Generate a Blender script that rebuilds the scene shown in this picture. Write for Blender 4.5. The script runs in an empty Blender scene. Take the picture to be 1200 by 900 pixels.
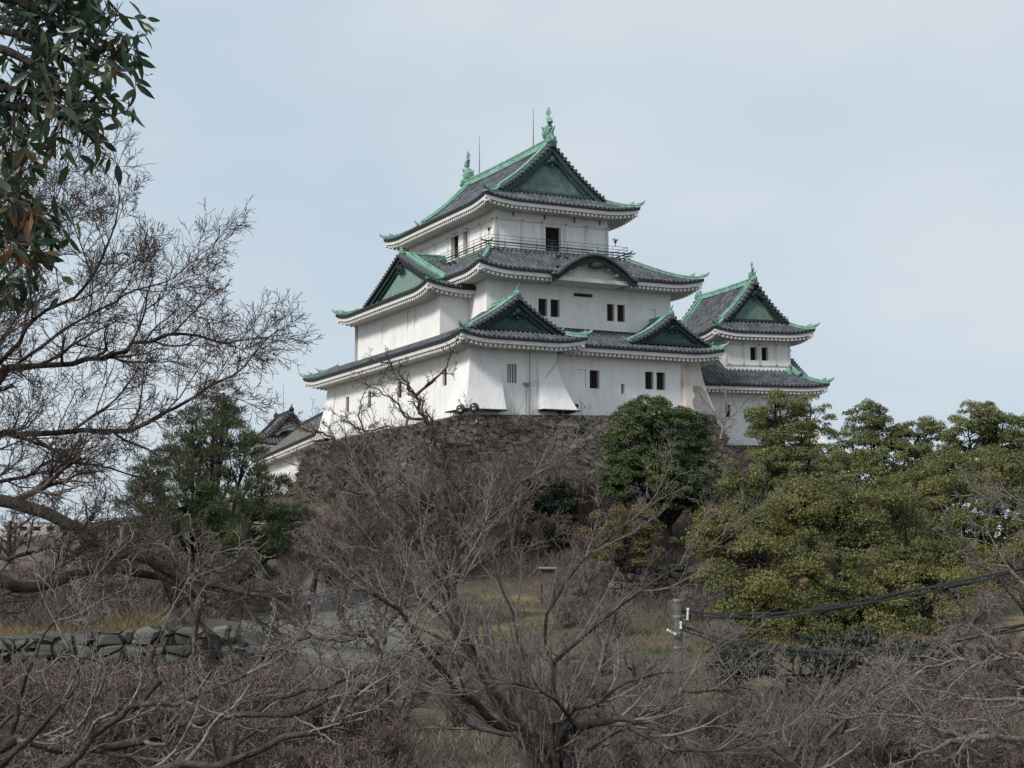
import bpy, math, random
import numpy as np
from mathutils import Vector, noise as mnoise

# ---------------------------------------------------------------- camera, world, sun, exposure
sc = bpy.context.scene
col = sc.collection
F_PX, H_PX = 1740.0, 660.0            # focal length in pixels of a 1200 wide picture, row of the horizon
PITCH = math.atan((H_PX - 450) / F_PX)
cam_d = bpy.data.cameras.new('camera')
cam_d.sensor_width = 36.0
cam_d.lens = 36.0 * F_PX / 1200.0
cam_d.clip_start = 0.1
cam_d.clip_end = 6000
cam = bpy.data.objects.new('camera', cam_d)
col.objects.link(cam)
cam.location = (0, 0, 0)
cam.rotation_euler = (math.pi / 2 + PITCH, 0, 0)
sc.camera = cam

SUN_AZ, SUN_EL = math.radians(222), math.radians(40)   # azimuth counted from +X towards +Y
world = bpy.data.worlds.new('World')
sc.world = world
world.use_nodes = True
wn, wl = world.node_tree.nodes, world.node_tree.links
wn.clear()
wout = wn.new('ShaderNodeOutputWorld')
wbg = wn.new('ShaderNodeBackground')
wbg.inputs['Strength'].default_value = 0.1
sky = wn.new('ShaderNodeTexSky')
sky.sky_type = 'NISHITA'
sky.sun_disc = False
sky.sun_elevation = SUN_EL
sky.sun_rotation = math.pi / 2 - SUN_AZ
sky.air_density = 1.0
sky.dust_density = 2.0
sky.altitude = 50
wtc = wn.new('ShaderNodeTexCoord')
wmap = wn.new('ShaderNodeMapping')
wmap.inputs['Scale'].default_value = (1.0, 1.0, 2.6)
wmap.inputs['Location'].default_value = (0.35, 0.1, 0.2)
wno = wn.new('ShaderNodeTexNoise')
wno.inputs['Scale'].default_value = 2.6
wno.inputs['Detail'].default_value = 4
wno.inputs['Roughness'].default_value = 0.5
wramp = wn.new('ShaderNodeValToRGB')
wramp.color_ramp.elements[0].position = 0.34
wramp.color_ramp.elements[0].color = (5.65, 6.8, 7.85, 1)
wramp.color_ramp.elements[1].position = 0.68
wramp.color_ramp.elements[1].color = (7.35, 7.9, 8.4, 1)
wmix = wn.new('ShaderNodeMixRGB')
wmix.inputs['Fac'].default_value = 0.9
wl.new(wtc.outputs['Generated'], wmap.inputs['Vector'])
wl.new(wmap.outputs['Vector'], wno.inputs['Vector'])
wl.new(wno.outputs['Fac'], wramp.inputs['Fac'])
wl.new(sky.outputs['Color'], wmix.inputs['Color1'])
wl.new(wramp.outputs['Color'], wmix.inputs['Color2'])
wl.new(wmix.outputs['Color'], wbg.inputs['Color'])
wl.new(wbg.outputs['Background'], wout.inputs['Surface'])

sun_d = bpy.data.lights.new('sun', 'SUN')
sun_d.energy = 3.2
sun_d.angle = math.radians(11)
sun_d.color = (1.0, 0.95, 0.87)
sun = bpy.data.objects.new('sun', sun_d)
col.objects.link(sun)
_sv = Vector((math.cos(SUN_AZ) * math.cos(SUN_EL), math.sin(SUN_AZ) * math.cos(SUN_EL), math.sin(SUN_EL)))
sun.rotation_euler = _sv.to_track_quat('Z', 'Y').to_euler()
sun.location = (-40, 20, 80)

sc.view_settings.view_transform = 'Standard'
sc.view_settings.look = 'None'
sc.view_settings.gamma = 1
sc.view_settings.exposure = 0.0
sc.render.engine = 'CYCLES'
sc.cycles.max_bounces = 5
sc.cycles.diffuse_bounces = 3
sc.cycles.transparent_max_bounces = 6
sc.cycles.use_denoising = True

# ---------------------------------------------------------------- surveying helpers: sight lines of the viewpoint
_c, _s = math.cos(PITCH), math.sin(PITCH)
def ray(px, py):
    u = (px - 600) / F_PX; v = (450 - py) / F_PX
    return np.array([u, _c - v * _s, _s + v * _c])
def at(px, py, Y):
    d = ray(px, py); return d * (Y / d[1])

# ---------------------------------------------------------------- materials
def mat(name, base, rough=0.85, var=0.25, scale=3.0, col2=None, bump=0.0, bscale=20.0, detail=5, spec=0.3, metal=0.0, stretch=None):
    m = bpy.data.materials.new(name)
    m.use_nodes = True
    n, l = m.node_tree.nodes, m.node_tree.links
    b = n['Principled BSDF']
    b.inputs['Roughness'].default_value = rough
    b.inputs['Metallic'].default_value = metal
    b.inputs['Specular IOR Level'].default_value = spec
    tc = n.new('ShaderNodeTexCoord')
    mp = n.new('ShaderNodeMapping')
    if stretch: mp.inputs['Scale'].default_value = stretch
    l.new(tc.outputs['Object'], mp.inputs['Vector'])
    no = n.new('ShaderNodeTexNoise')
    no.inputs['Scale'].default_value = scale
    no.inputs['Detail'].default_value = detail
    no.inputs['Roughness'].default_value = 0.65
    l.new(mp.outputs['Vector'], no.inputs['Vector'])
    r = n.new('ShaderNodeValToRGB')
    c2 = col2 if col2 else tuple(min(1, x * (1 + var)) for x in base)
    c1 = base if col2 else tuple(x * (1 - var) for x in base)
    r.color_ramp.elements[0].position = 0.35
    r.color_ramp.elements[1].position = 0.68
    r.color_ramp.elements[0].color = (*c1, 1)
    r.color_ramp.elements[1].color = (*c2, 1)
    l.new(no.outputs['Fac'], r.inputs['Fac'])
    l.new(r.outputs['Color'], b.inputs['Base Color'])
    if bump:
        nb = n.new('ShaderNodeTexNoise')
        nb.inputs['Scale'].default_value = bscale
        nb.inputs['Detail'].default_value = 4
        l.new(tc.outputs['Object'], nb.inputs['Vector'])
        bp = n.new('ShaderNodeBump')
        bp.inputs['Strength'].default_value = bump
        bp.inputs['Distance'].default_value = 0.1
        l.new(nb.outputs['Fac'], bp.inputs['Height'])
        l.new(bp.outputs['Normal'], b.inputs['Normal'])
    return m

def tile_mat(name, dark, light, seed=0.0, moss=None):
    """weathered grey clay tiles: lichen mottling plus a course line every 0.3 m up the slope"""
    m = mat(name, dark, 0.75, scale=1.1, col2=light, detail=9)
    n, l = m.node_tree.nodes, m.node_tree.links
    b = n['Principled BSDF']
    tc = [x for x in n if x.type == 'TEX_COORD'][0]
    ramp = [x for x in n if x.type == 'VALTORGB'][0]
    no2 = n.new('ShaderNodeTexNoise'); no2.inputs['Scale'].default_value = 7.0; no2.inputs['Detail'].default_value = 3
    l.new(tc.outputs['Object'], no2.inputs['Vector'])
    r2 = n.new('ShaderNodeValToRGB')
    r2.color_ramp.elements[0].position = 0.42; r2.color_ramp.elements[0].color = (0.6, 0.6, 0.62, 1)
    r2.color_ramp.elements[1].position = 0.62; r2.color_ramp.elements[1].color = (1.3, 1.3, 1.3, 1)
    l.new(no2.outputs['Fac'], r2.inputs['Fac'])
    mx = n.new('ShaderNodeMixRGB'); mx.blend_type = 'MULTIPLY'; mx.inputs['Fac'].default_value = 1.0
    l.new(ramp.outputs['Color'], mx.inputs['Color1']); l.new(r2.outputs['Color'], mx.inputs['Color2'])
    l.new(mx.outputs['Color'], b.inputs['Base Color'])
    wv = n.new('ShaderNodeTexWave'); wv.wave_type = 'BANDS'; wv.bands_direction = 'Z'; wv.wave_profile = 'SAW'
    wv.inputs['Scale'].default_value = 1.6; wv.inputs['Distortion'].default_value = 0.3
    l.new(tc.outputs['Object'], wv.inputs['Vector'])
    bp = n.new('ShaderNodeBump'); bp.inputs['Strength'].default_value = 0.7; bp.inputs['Distance'].default_value = 0.06
    l.new(wv.outputs['Fac'], bp.inputs['Height']); l.new(bp.outputs['Normal'], b.inputs['Normal'])
    return m

def plaster_mat(name, base, stain, amount=0.5):
    """lime plaster with vertical rain streaks and blotches"""
    m = mat(name, base, 0.9, var=0.05, scale=0.6, spec=0.15)
    n, l = m.node_tree.nodes, m.node_tree.links
    b = n['Principled BSDF']
    tc = [x for x in n if x.type == 'TEX_COORD'][0]
    ramp = [x for x in n if x.type == 'VALTORGB'][0]
    mp = n.new('ShaderNodeMapping'); mp.inputs['Scale'].default_value = (1.6, 1.6, 0.22)
    l.new(tc.outputs['Object'], mp.inputs['Vector'])
    no = n.new('ShaderNodeTexNoise'); no.inputs['Scale'].default_value = 1.3; no.inputs['Detail'].default_value = 8; no.inputs['Roughness'].default_value = 0.7
    l.new(mp.outputs['Vector'], no.inputs['Vector'])
    r = n.new('ShaderNodeValToRGB')
    r.color_ramp.elements[0].position = 0.5; r.color_ramp.elements[0].color = (0, 0, 0, 1)
    r.color_ramp.elements[1].position = 0.72; r.color_ramp.elements[1].color = (amount, amount, amount, 1)
    l.new(no.outputs['Fac'], r.inputs['Fac'])
    mx = n.new('ShaderNodeMixRGB')
    mx.inputs['Color2'].default_value = (*stain, 1)
    l.new(r.outputs['Color'], mx.inputs['Fac']); l.new(ramp.outputs['Color'], mx.inputs['Color1'])
    l.new(mx.outputs['Color'], b.inputs['Base Color'])
    return m

M = {}
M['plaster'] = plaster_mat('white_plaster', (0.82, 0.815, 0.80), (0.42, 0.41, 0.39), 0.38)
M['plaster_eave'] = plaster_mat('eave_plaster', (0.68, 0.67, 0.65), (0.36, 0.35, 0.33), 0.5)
M['plaster_old'] = plaster_mat('old_plaster', (0.62, 0.55, 0.49), (0.30, 0.28, 0.27), 0.7)
M['plaster_bare'] = mat('bare_plaster', (0.26, 0.245, 0.235), 0.95, 0.2, 2.0)
M['tile'] = tile_mat('grey_tile', (0.048, 0.056, 0.068), (0.155, 0.165, 0.18))
M['tile_edge'] = mat('tile_edge', (0.035, 0.039, 0.046), 0.7, 0.35, 6.0)
M['tile_lit'] = mat('lit_verge_tile', (0.115, 0.125, 0.14), 0.7, 0.4, 6.0)  # lit look of the verge tiles put into a lighter tile colour
M['tile_far'] = tile_mat('brown_grey_tile', (0.10, 0.092, 0.088), (0.19, 0.175, 0.165))
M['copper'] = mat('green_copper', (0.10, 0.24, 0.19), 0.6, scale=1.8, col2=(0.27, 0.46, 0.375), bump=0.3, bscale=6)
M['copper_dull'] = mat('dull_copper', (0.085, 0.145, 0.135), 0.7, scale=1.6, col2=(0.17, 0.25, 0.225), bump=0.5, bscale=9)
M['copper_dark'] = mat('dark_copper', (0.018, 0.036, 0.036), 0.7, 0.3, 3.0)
M['copper_low'] = mat('teal_black_copper', (0.03, 0.06, 0.06), 0.7, scale=3.0, col2=(0.065, 0.115, 0.105), bump=0.5, bscale=9)  # darker teal-black copper of the lower gable panels
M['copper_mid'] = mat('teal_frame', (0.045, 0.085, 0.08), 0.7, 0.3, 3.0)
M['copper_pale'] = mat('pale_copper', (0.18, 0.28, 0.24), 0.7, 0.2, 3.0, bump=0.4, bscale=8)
M['dark'] = mat('dark_interior', (0.012, 0.010, 0.012), 0.9, 0.2)
M['brownwood'] = mat('brown_wood', (0.04, 0.028, 0.022), 0.8, 0.3, 5.0)
M['greywood'] = mat('grey_timber', (0.07, 0.085, 0.08), 0.8, 0.3, 5.0)
M['steel'] = mat('grey_steel', (0.25, 0.26, 0.27), 0.45, 0.15, metal=0.3)
M['whitepaint'] = mat('white_paint', (0.62, 0.62, 0.6), 0.5, 0.1)
M['blackpaint'] = mat('black_paint', (0.02, 0.02, 0.022), 0.4, 0.2)

# ---------------------------------------------------------------- mesh helpers
class MB:
    def __init__(s): s.v = []; s.f = []; s.m = []
    def add(s, pts, faces, mi=0):
        k = len(s.v); s.v.extend([tuple(map(float, p)) for p in pts])
        s.f.extend([tuple(i + k for i in f) for f in faces]); s.m.extend([mi] * len(faces))
    def quad(s, a, b, c, d, mi=0): s.add([a, b, c, d], [(0, 1, 2, 3)], mi)
    def grid(s, P, mi=0):
        n, m = len(P), len(P[0])
        s.add([p for r in P for p in r], [(i * m + j, i * m + j + 1, (i + 1) * m + j + 1, (i + 1) * m + j) for i in range(n - 1) for j in range(m - 1)], mi)
    def hexa(s, p, mi=0):      # p: 4 bottom, 4 top
        s.add(p, [(3, 2, 1, 0), (4, 5, 6, 7), (0, 1, 5, 4), (1, 2, 6, 5), (2, 3, 7, 6), (3, 0, 4, 7)], mi)
    def tube(s, path, rad, n=6, mi=0, caps=True, up=(0, 0, 1), sx=1.0):
        P = [Vector(p) for p in path]; k = len(P)
        if not hasattr(rad, '__len__'): rad = [rad] * k
        pts = []
        for i in range(k):
            t = (P[min(i + 1, k - 1)] - P[max(i - 1, 0)]).normalized()
            a = t.cross(Vector(up))
            if a.length < 1e-3: a = t.cross(Vector((1, 0, 0)))
            a.normalize(); b = a.cross(t)
            for j in range(n):
                an = 2 * math.pi * (j + 0.5) / n
                pts.append(P[i] + a * (math.cos(an) * rad[i] * sx) + b * (math.sin(an) * rad[i]))
        fs = [(i * n + j, i * n + (j + 1) % n, (i + 1) * n + (j + 1) % n, (i + 1) * n + j) for i in range(k - 1) for j in range(n)]
        if caps: fs += [tuple(range(n))[::-1], tuple((k - 1) * n + j for j in range(n))]
        s.add(pts, fs, mi)
    def ball(s, c, r, n=8, mi=0, sz=(1, 1, 1)):
        pts = []; fs = []
        for i in range(1, n):
            th = math.pi * i / n
            for j in range(n):
                ph = 2 * math.pi * j / n
                pts.append((c[0] + r * sz[0] * math.sin(th) * math.cos(ph), c[1] + r * sz[1] * math.sin(th) * math.sin(ph), c[2] + r * sz[2] * math.cos(th)))
        for i in range(n - 2):
            for j in range(n): fs.append((i * n + j, (i + 1) * n + j, (i + 1) * n + (j + 1) % n, i * n + (j + 1) % n))
        pts += [(c[0], c[1], c[2] + r * sz[2]), (c[0], c[1], c[2] - r * sz[2])]
        t, b = len(pts) - 2, len(pts) - 1
        for j in range(n):
            fs.append((t, j, (j + 1) % n)); fs.append((b, (n - 2) * n + (j + 1) % n, (n - 2) * n + j))
        s.add(pts, fs, mi)

def tag(o, label=None, cat=None, group=None, kind=None):
    if label: o['label'] = label
    if cat: o['category'] = cat
    if group: o['group'] = group
    if kind: o['kind'] = kind
    return o
def empty(name, loc, label=None, cat=None, group=None):
    o = bpy.data.objects.new(name, None); o.location = tuple(map(float, loc)); o.empty_display_size = 0.5
    col.objects.link(o); return tag(o, label, cat, group)
def root_of(o):
    while o.parent: o = o.parent
    return o
def build(name, mb, mats, parent=None, loc=(0, 0, 0), smooth=False):
    """links the collected world-space shapes as ONE mesh object; a child keeps its root's origin"""
    if not isinstance(mats, (list, tuple)): mats = [mats]
    me = bpy.data.meshes.new(name)
    off = np.array(root_of(parent).location if parent else loc, dtype=float)
    V = (np.array(mb.v, dtype=float).reshape(-1, 3) - off).tolist()
    me.from_pydata(V, [], mb.f)
    for m in mats: me.materials.append(m)
    if len(mats) > 1: me.polygons.foreach_set('material_index', mb.m)
    if smooth: me.polygons.foreach_set('use_smooth', [True] * len(me.polygons))
    me.update()
    o = bpy.data.objects.new(name, me); col.objects.link(o)
    if parent: o.parent = parent
    else: o.location = tuple(off)
    return o

class Frame:
    """sheared ground plan of a castle building: a runs along its right front, b along its left front"""
    def __init__(s, ox, oy, da, db):
        s.o = np.array([ox, oy]); s.ua = np.array([math.cos(math.radians(da)), math.sin(math.radians(da))])
        s.ub = np.array([math.cos(math.radians(db)), math.sin(math.radians(db))])
    def __call__(s, a, b, z):
        p = s.o + s.ua * a + s.ub * b
        return (p[0], p[1], z)

def side_map(side, a0, a1, b0, b1):
    if side == 'F': return (a1 - a0), lambda s, r: (a0 + s, b0 + r)
    if side == 'B': return (a1 - a0), lambda s, r: (a1 - s, b1 - r)
    if side == 'R': return (b1 - b0), lambda s, r: (a1 - r, b0 + s)
    return (b1 - b0), lambda s, r: (a0 + r, b1 - s)

def lift_fn(a0, a1, b0, b1, L=0.42, lam=3.6, corners=None):
    def f(a, b):
        da, db = min(a - a0, a1 - a), min(b - b0, b1 - b)
        k = ('F' if b - b0 < b1 - b else 'B') + ('L' if a - a0 < a1 - a else 'R')
        if corners is not None and k not in corners: return 0.0
        return L * max(0, 1 - max(da, 0) / lam) ** 2 * max(0, 1 - max(db, 0) / lam) ** 2
    return f

ROLL = 0.42
def roof_side(mb, fr, side, rect, ze, run, zf, c0, c1, lift, s_lo=0.0, s_hi=None, rows=10):
    W, mp = side_map(side, *rect)
    s_hi = W if s_hi is None else s_hi
    n = max(2, int(round((s_hi - s_lo) / ROLL))); st = (s_hi - s_lo) / n
    S = []; Hh = []
    for k in range(n):
        for fx, h in ((0.0, 0.0), (0.34, 0.0), (0.42, 0.12), (0.66, 0.17), (0.90, 0.12)):
            S.append(s_lo + (k + fx) * st); Hh.append(h)
    S.append(s_hi); Hh.append(0.0)
    P = []
    for i in range(rows + 1):
        v = i / rows; r = run * v; lo, hi = c0(v), W - c1(v)
        row = []
        for s0, h in zip(S, Hh):
            s1 = min(max(s0, lo), hi)
            a, b = mp(s1, r)
            row.append(fr(a, b, ze + zf(v) + lift(a, b) + h))
        P.append(row)
    mb.grid(P)

def eave_trim(mt, mw, fr, side, rect, ze, over, lift, s_lo=0.0, s_hi=None, k0=1.0, k1=1.0, rafters=True, drop=0.0):
    """dark tile edge with round end tiles, white fascia, row of plastered rafters and soffit back to the wall"""
    W, mp = side_map(side, *rect)
    s_hi = W if s_hi is None else s_hi
    n = max(2, int(round((s_hi - s_lo) / 0.6)))
    def strip(r1, z1, r2, z2, mb, mi=0):
        rows = [[], []]
        for i in range(n + 1):
            s = s_lo + (s_hi - s_lo) * i / n
            for q, (r, z) in enumerate(((r1, z1), (r2, z2))):
                ss = min(max(s, (r * k0 if s_lo == 0 else s_lo)), W - r * k1 if s_hi == W else s_hi)
                a, b = mp(ss, r); ae, be = mp(s, 0)
                rows[q].append(fr(a, b, ze + z + lift(ae, be)))
        mb.grid(rows, mi)
    strip(0, 0.03, 0, -0.15, mt); strip(0, -0.15, 0.14, -0.17, mt)
    strip(0.10, -0.15, 0.12, -0.47, mw); strip(0.12, -0.47, 0.34, -0.47, mw); strip(0.34, -0.47, 0.34, -0.52, mw)
    strip(0.34, -0.52, over + 0.25, -0.42, mw)
    m = max(2, int(round((s_hi - s_lo) / ROLL))); st = (s_hi - s_lo) / m
    for k in range(m):                                       # round end tiles
        s = s_lo + (k + 0.64) * st
        a, b = mp(s, 0.04); a2, b2 = mp(s, -0.05); z = ze + lift(a, b) + 0.03
        mt.tube([fr(a, b, z), fr(a2, b2, z)], 0.125, 6)
    if rafters:
        m = max(2, int((s_hi - s_lo - 0.5) / 0.40)); st = (s_hi - s_lo - 0.4) / m
        for k in range(m + 1):
            s = s_lo + 0.2 + k * st
            r0 = 0.22
            r1 = over + 0.1
            if s_lo == 0: r1 = min(r1, max(0.5, s / max(k0, .01)))
            if s_hi == W: r1 = min(r1, max(0.5, (W - s) / max(k1, .01)))
            w = 0.10; ae, be = mp(s, 0); dz = ze + lift(ae, be)
            q = []
            for z0_, z1_ in ((-0.74, -0.66), (-0.53, -0.45)):
                for (ds, r, z) in ((-w, r0, z0_), (w, r0, z0_), (w, r1, z1_), (-w, r1, z1_)):
                    a, b = mp(s + ds, r); q.append(fr(a, b, dz + z))
            mw.hexa(q)

def ridge_box(mb, P, w, h, tip=0.0):
    """copper-clad ridge swept along points P (world), rounded cap and rolled base"""
    n = len(P); rows = []
    for i in range(n):
        p = Vector(P[i]); t = Vector(P[min(i + 1, n - 1)]) - Vector(P[max(i - 1, 0)]); t.z = 0
        if t.length < 1e-6: t = Vector((1, 0, 0))
        sd = Vector((t.y, -t.x, 0)).normalized()
        prof = [(-.62, -.06), (-.62, .10), (-.42, .16), (-.42, .66), (-.58, .70), (-.50, .90), (0, 1.05), (.50, .90), (.58, .70), (.42, .66), (.42, .16), (.62, .10), (.62, -.06)]
        rows.append([tuple(p + sd * (x * w) + Vector((0, 0, y * h))) for x, y in prof])
    mb.grid(rows)
    mb.add(rows[0], [tuple(range(len(rows[0])))]); mb.add(rows[-1], [tuple(range(len(rows[-1])))[::-1]])

def onigawara(mb, c, out, s=1.0):
    """ridge-end ornament: scrolled plate with an upswept horn; out is the outward unit direction"""
    o = Vector(out).normalized(); sd = Vector((o.y, -o.x, 0)); c = Vector(c)
    for x, z, r in ((-.28, .1, .2), (.28, .1, .2), (-.2, .38, .2), (.2, .38, .2), (0, .3, .3), (0, .62, .18)):
        mb.ball(c + sd * (x * s) + Vector((0, 0, z * s)), r * s, 6, sz=(1, 1, 1))
    mb.tube([c + Vector((0, 0, .6 * s)), c + o * (.18 * s) + Vector((0, 0, .9 * s)), c + o * (.5 * s) + Vector((0, 0, 1.15 * s))], [.13 * s, .09 * s, .03 * s], 6)

def hip_ridge(mb, fr, pa, pb, zfun, w=0.28, h=0.30, n=8, tip=True):
    """from the eave corner pa up to pb; zfun(t) is the height of the tiles there"""
    P = [fr(pa[0] + (pb[0] - pa[0]) * t, pa[1] + (pb[1] - pa[1]) * t, zfun(t) + 0.05) for t in [i / n for i in range(n + 1)]]
    ridge_box(mb, P, w, h)
    if tip:
        d = (Vector(P[0]) - Vector(P[1])); d.z = 0; d.normalize(); p0 = Vector(P[0])
        mb.tube([p0 - d * .3 + Vector((0, 0, h * .9)), p0 + d * .12 + Vector((0, 0, h * 1.05)), p0 + d * .34 + Vector((0, 0, h * 1.5)), p0 + d * .48 + Vector((0, 0, h * 2.1))], [.15, .14, .09, .03], 6)
        q = Vector(P[2]) + Vector((0, 0, h))
        mb.tube([q, q + d * .22 + Vector((0, 0, .08)), q + d * .34 + Vector((0, 0, .26))], [.17, .11, .04], 5)

def sheared(v): return tuple(v)

class Roof:
    """collects one roof: tiles, edge, white eave, copper"""
    def __init__(s, fr): s.fr = fr; s.t = MB(); s.e = MB(); s.w = MB(); s.c = MB(); s.g = []
    def finish(s, root, tile='tile'):
        r = build('roof', s.t, M[tile], root)
        if s.e.v: build('tile_edge', s.e, M['tile_edge'], r)
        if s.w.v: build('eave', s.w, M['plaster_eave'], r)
        if s.c.v: build('copper_ridge', s.c, M['copper'], r)
        for gm, name, m in s.g: build(name, gm, m, r)
        return r

def gable_face(R, fr, mp, half, cs, r_of, plane_r, base_r, P, ze, panel_m, frame_m, top_h, board=0.5, verge_in=0.0, ov=0.45, desc=True, oni=1.0, pend=True):
    """gable across a roof end. mp(x, r): x runs across the gable (0 = apex line), r into the building.
    P(d): tile height above ze at distance d from the eave below the slope; half = half span at the eaves"""
    gm = MB(); bm = MB(); em = MB(); lm = MB()
    N = 14
    xs = [base_r + (half - base_r) * i / N for i in range(N + 1)]        # distance from eave, base_r..half
    for sg in (-1, 1):
        pt = lambda d, r, dz: fr(*mp(sg * (half - d), r), ze + P(d) + dz)
        # verge: tiles turned over the edge
        rows = [[pt(d, plane_r - ov, -0.02) for d in xs], [pt(d, plane_r - ov, 0.13) for d in xs], [pt(d, plane_r - ov + 0.42, 0.13) for d in xs], [pt(d, plane_r - ov + .42, -.05) for d in xs]]
        em.grid(rows)
        em.grid([[pt(d, plane_r - ov, -0.02) for d in xs], [pt(d, plane_r + 0.25, -0.10) for d in xs]])
        L = sum(math.dist(pt(xs[i], 0, 0), pt(xs[i + 1], 0, 0)) for i in range(N)); m = max(3, int(L / 0.47))
        for k in range(m + 1):
            d = base_r + (half - base_r) * (k + .5) / (m + 1)
            lm.tube([pt(d, plane_r - ov + .5, 0.2), pt(d, plane_r - ov - .1, 0.14)], 0.165, 7)
        # barge board, two steps
        for (r, z0, z1, mb) in ((plane_r - ov + .16, -.05, -.05 - board * .75, bm), (plane_r - ov + .34, -.3, -.1 - board * 1.25, bm)):
            dz = lambda d: 0
            mb.grid([[pt(d, r, z0) for d in xs], [pt(d, r, z1) for d in xs], [pt(d, r + .12, z1) for d in xs]])
        # panel
        zb = ze + P(base_r) - 0.05
        top = []; bot = []
        for d in xs:
            x = sg * (half - d); a, b = mp(x, plane_r + 0.1)
            top.append(fr(a, b, max(zb, ze + P(d) - .1))); bot.append(fr(a, b, zb))
        gm.grid([top, bot])
        if desc:
            dd = [base_r + .25 + (half - base_r - .35) * i / 9 for i in range(10)]
            ridge_box(R.c, [pt(d, plane_r - ov + .82, .12) for d in dd], .34 * oni ** .5, .46 * oni ** .5)
            ridge_box(R.c, [pt(d, plane_r - ov + 1.5, .14) for d in dd], .30 * oni ** .5, .34 * oni ** .5)
            o = Vector(pt(base_r, plane_r, 0)) - Vector(pt(base_r + .5, plane_r, 0)); o.z = 0
            e = Vector(pt(base_r + .2, plane_r - ov + .72, .25)); R.c.ball(e, .24, 6)
            o.normalize(); R.c.tube([e, e + o * .35 + Vector((0, 0, .08)), e + o * .62 + Vector((0, 0, .38))], [.16, .1, .03], 6)
    # frame band round the panel and base beam
    fm = MB()
    hw = half - base_r
    hh = P(half) - P(base_r)
    for sg in (-1, 1):
        p0 = fr(*mp(sg * hw * .80, plane_r - .02), zb + .38); p1 = fr(*mp(sg * hw * .03, plane_r - .02), zb + hh * .78)
        fm.tube([p0, p1], .12, 4)
    fm.tube([fr(*mp(-hw * .86, plane_r - .02), zb + .26), fr(*mp(hw * .86, plane_r - .02), zb + .26)], .16, 4)
    if pend:                                                             # carved pendant under the apex
        q = lambda x, z: fr(*mp(x, plane_r - ov + .2), z)
        zt = ze + P(half) - board * 1.55
        for x, dz, r in ((0, -.25, .3), (-.32, -.45, .2), (.32, -.45, .2), (-.6, -.62, .13), (.6, -.62, .13), (0, -.75, .17)):
            fm.ball(q(x * top_h, zt + dz * top_h), r * top_h, 6)
    R.g += [(gm, 'gable_panel', panel_m), (bm, 'barge_board', frame_m), (fm, 'gable_frame', frame_m)]
    R.e.add(em.v, em.f); R.g.append((lm, 'verge_tiles', M['tile_lit']))
    # apex ornament
    out = Vector(fr(*mp(0, -1), 0)) - Vector(fr(*mp(0, 0), 0))
    if oni: onigawara(R.c, fr(*mp(0, plane_r - ov + .3), ze + P(half) + .25), out, oni)

def irimoya(fr, rect, ze, axis, g, P, over, ends=('0', '1'), lift=None, gables=None, ridge=(0.3, 0.6), sides='FRBL', panel='copper_dull', board=0.55, frame_m='copper_dark', ov=.45, oni=1.0, eaves='FRBL', gtop=1.0, shaku=None):
    """hip-and-gable roof. axis 'a' or 'b' = direction of the ridge; g = run of the skirt below the gables"""
    R = Roof(fr); a0, a1, b0, b1 = rect
    lf = lift or lift_fn(*rect)
    half = (a1 - a0) / 2 if axis == 'b' else (b1 - b0) / 2
    gables = 'FB' if gables is None and axis == 'b' else ('LR' if gables is None else gables)
    main = 'LR' if axis == 'b' else 'FB'
    for sd in sides:
        if sd in main:
            def c(end):
                has = end in gables
                return (lambda v: (min(v * half, g) if v * half <= g else (g - ov if has else g - ov)))
            # which end is s = 0 ?
            e0, e1 = {'L': ('B', 'F'), 'R': ('F', 'B'), 'F': ('L', 'R'), 'B': ('R', 'L')}[sd]
            roof_side(R.t, fr, sd, rect, ze, half, lambda v: P(v * half), c(e0), c(e1), lf, rows=16)
        else:
            roof_side(R.t, fr, sd, rect, ze, g, lambda v: P(v * g), lambda v: v * g, lambda v: v * g, lf, rows=6)
        if sd in eaves: eave_trim(R.e, R.w, fr, sd, rect, ze, over, lf)
    am, bm_ = (a0 + a1) / 2, (b0 + b1) / 2
    zr = ze + P(half)
    for e in gables:
        if e == 'F': mp = lambda x, r: (am + x, b0 + r)
        elif e == 'B': mp = lambda x, r: (am - x, b1 - r)
        elif e == 'L': mp = lambda x, r: (a0 + r, bm_ - x)
        else: mp = lambda x, r: (a1 - r, bm_ + x)
        gable_face(R, fr, mp, half, 0, 0, g, g, P, ze, M[panel], M[frame_m], gtop, board, ov=ov, oni=oni)
    if axis == 'b': pr = [(am, b0 + g - ov + .25), (am, b1 - g + ov - .25)]
    else: pr = [(a0 + g - ov + .25, bm_), (a1 - g + ov - .25, bm_)]
    L = 10
    pts = [fr(pr[0][0] + (pr[1][0] - pr[0][0]) * i / L, pr[0][1] + (pr[1][1] - pr[0][1]) * i / L, zr + 0.02 + .12 * (abs(i - L / 2) / (L / 2)) ** 3) for i in range(L + 1)]
    ridge_box(R.c, pts, *ridge)
    for (ca, cb, ks) in ((a0, b0, 'FL'), (a1, b0, 'FR'), (a1, b1, 'BR'), (a0, b1, 'BL')):
        if not (ks[0] in sides and ks[1] in sides): continue
        ia = ca + (g if ca == a0 else -g); ib = cb + (g if cb == b0 else -g)
        hip_ridge(R.c, fr, (ca, cb), (ia, ib), lambda t: ze + P(t * g) + lf(ca + (ia - ca) * t, cb + (ib - cb) * t))
    return R

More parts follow.
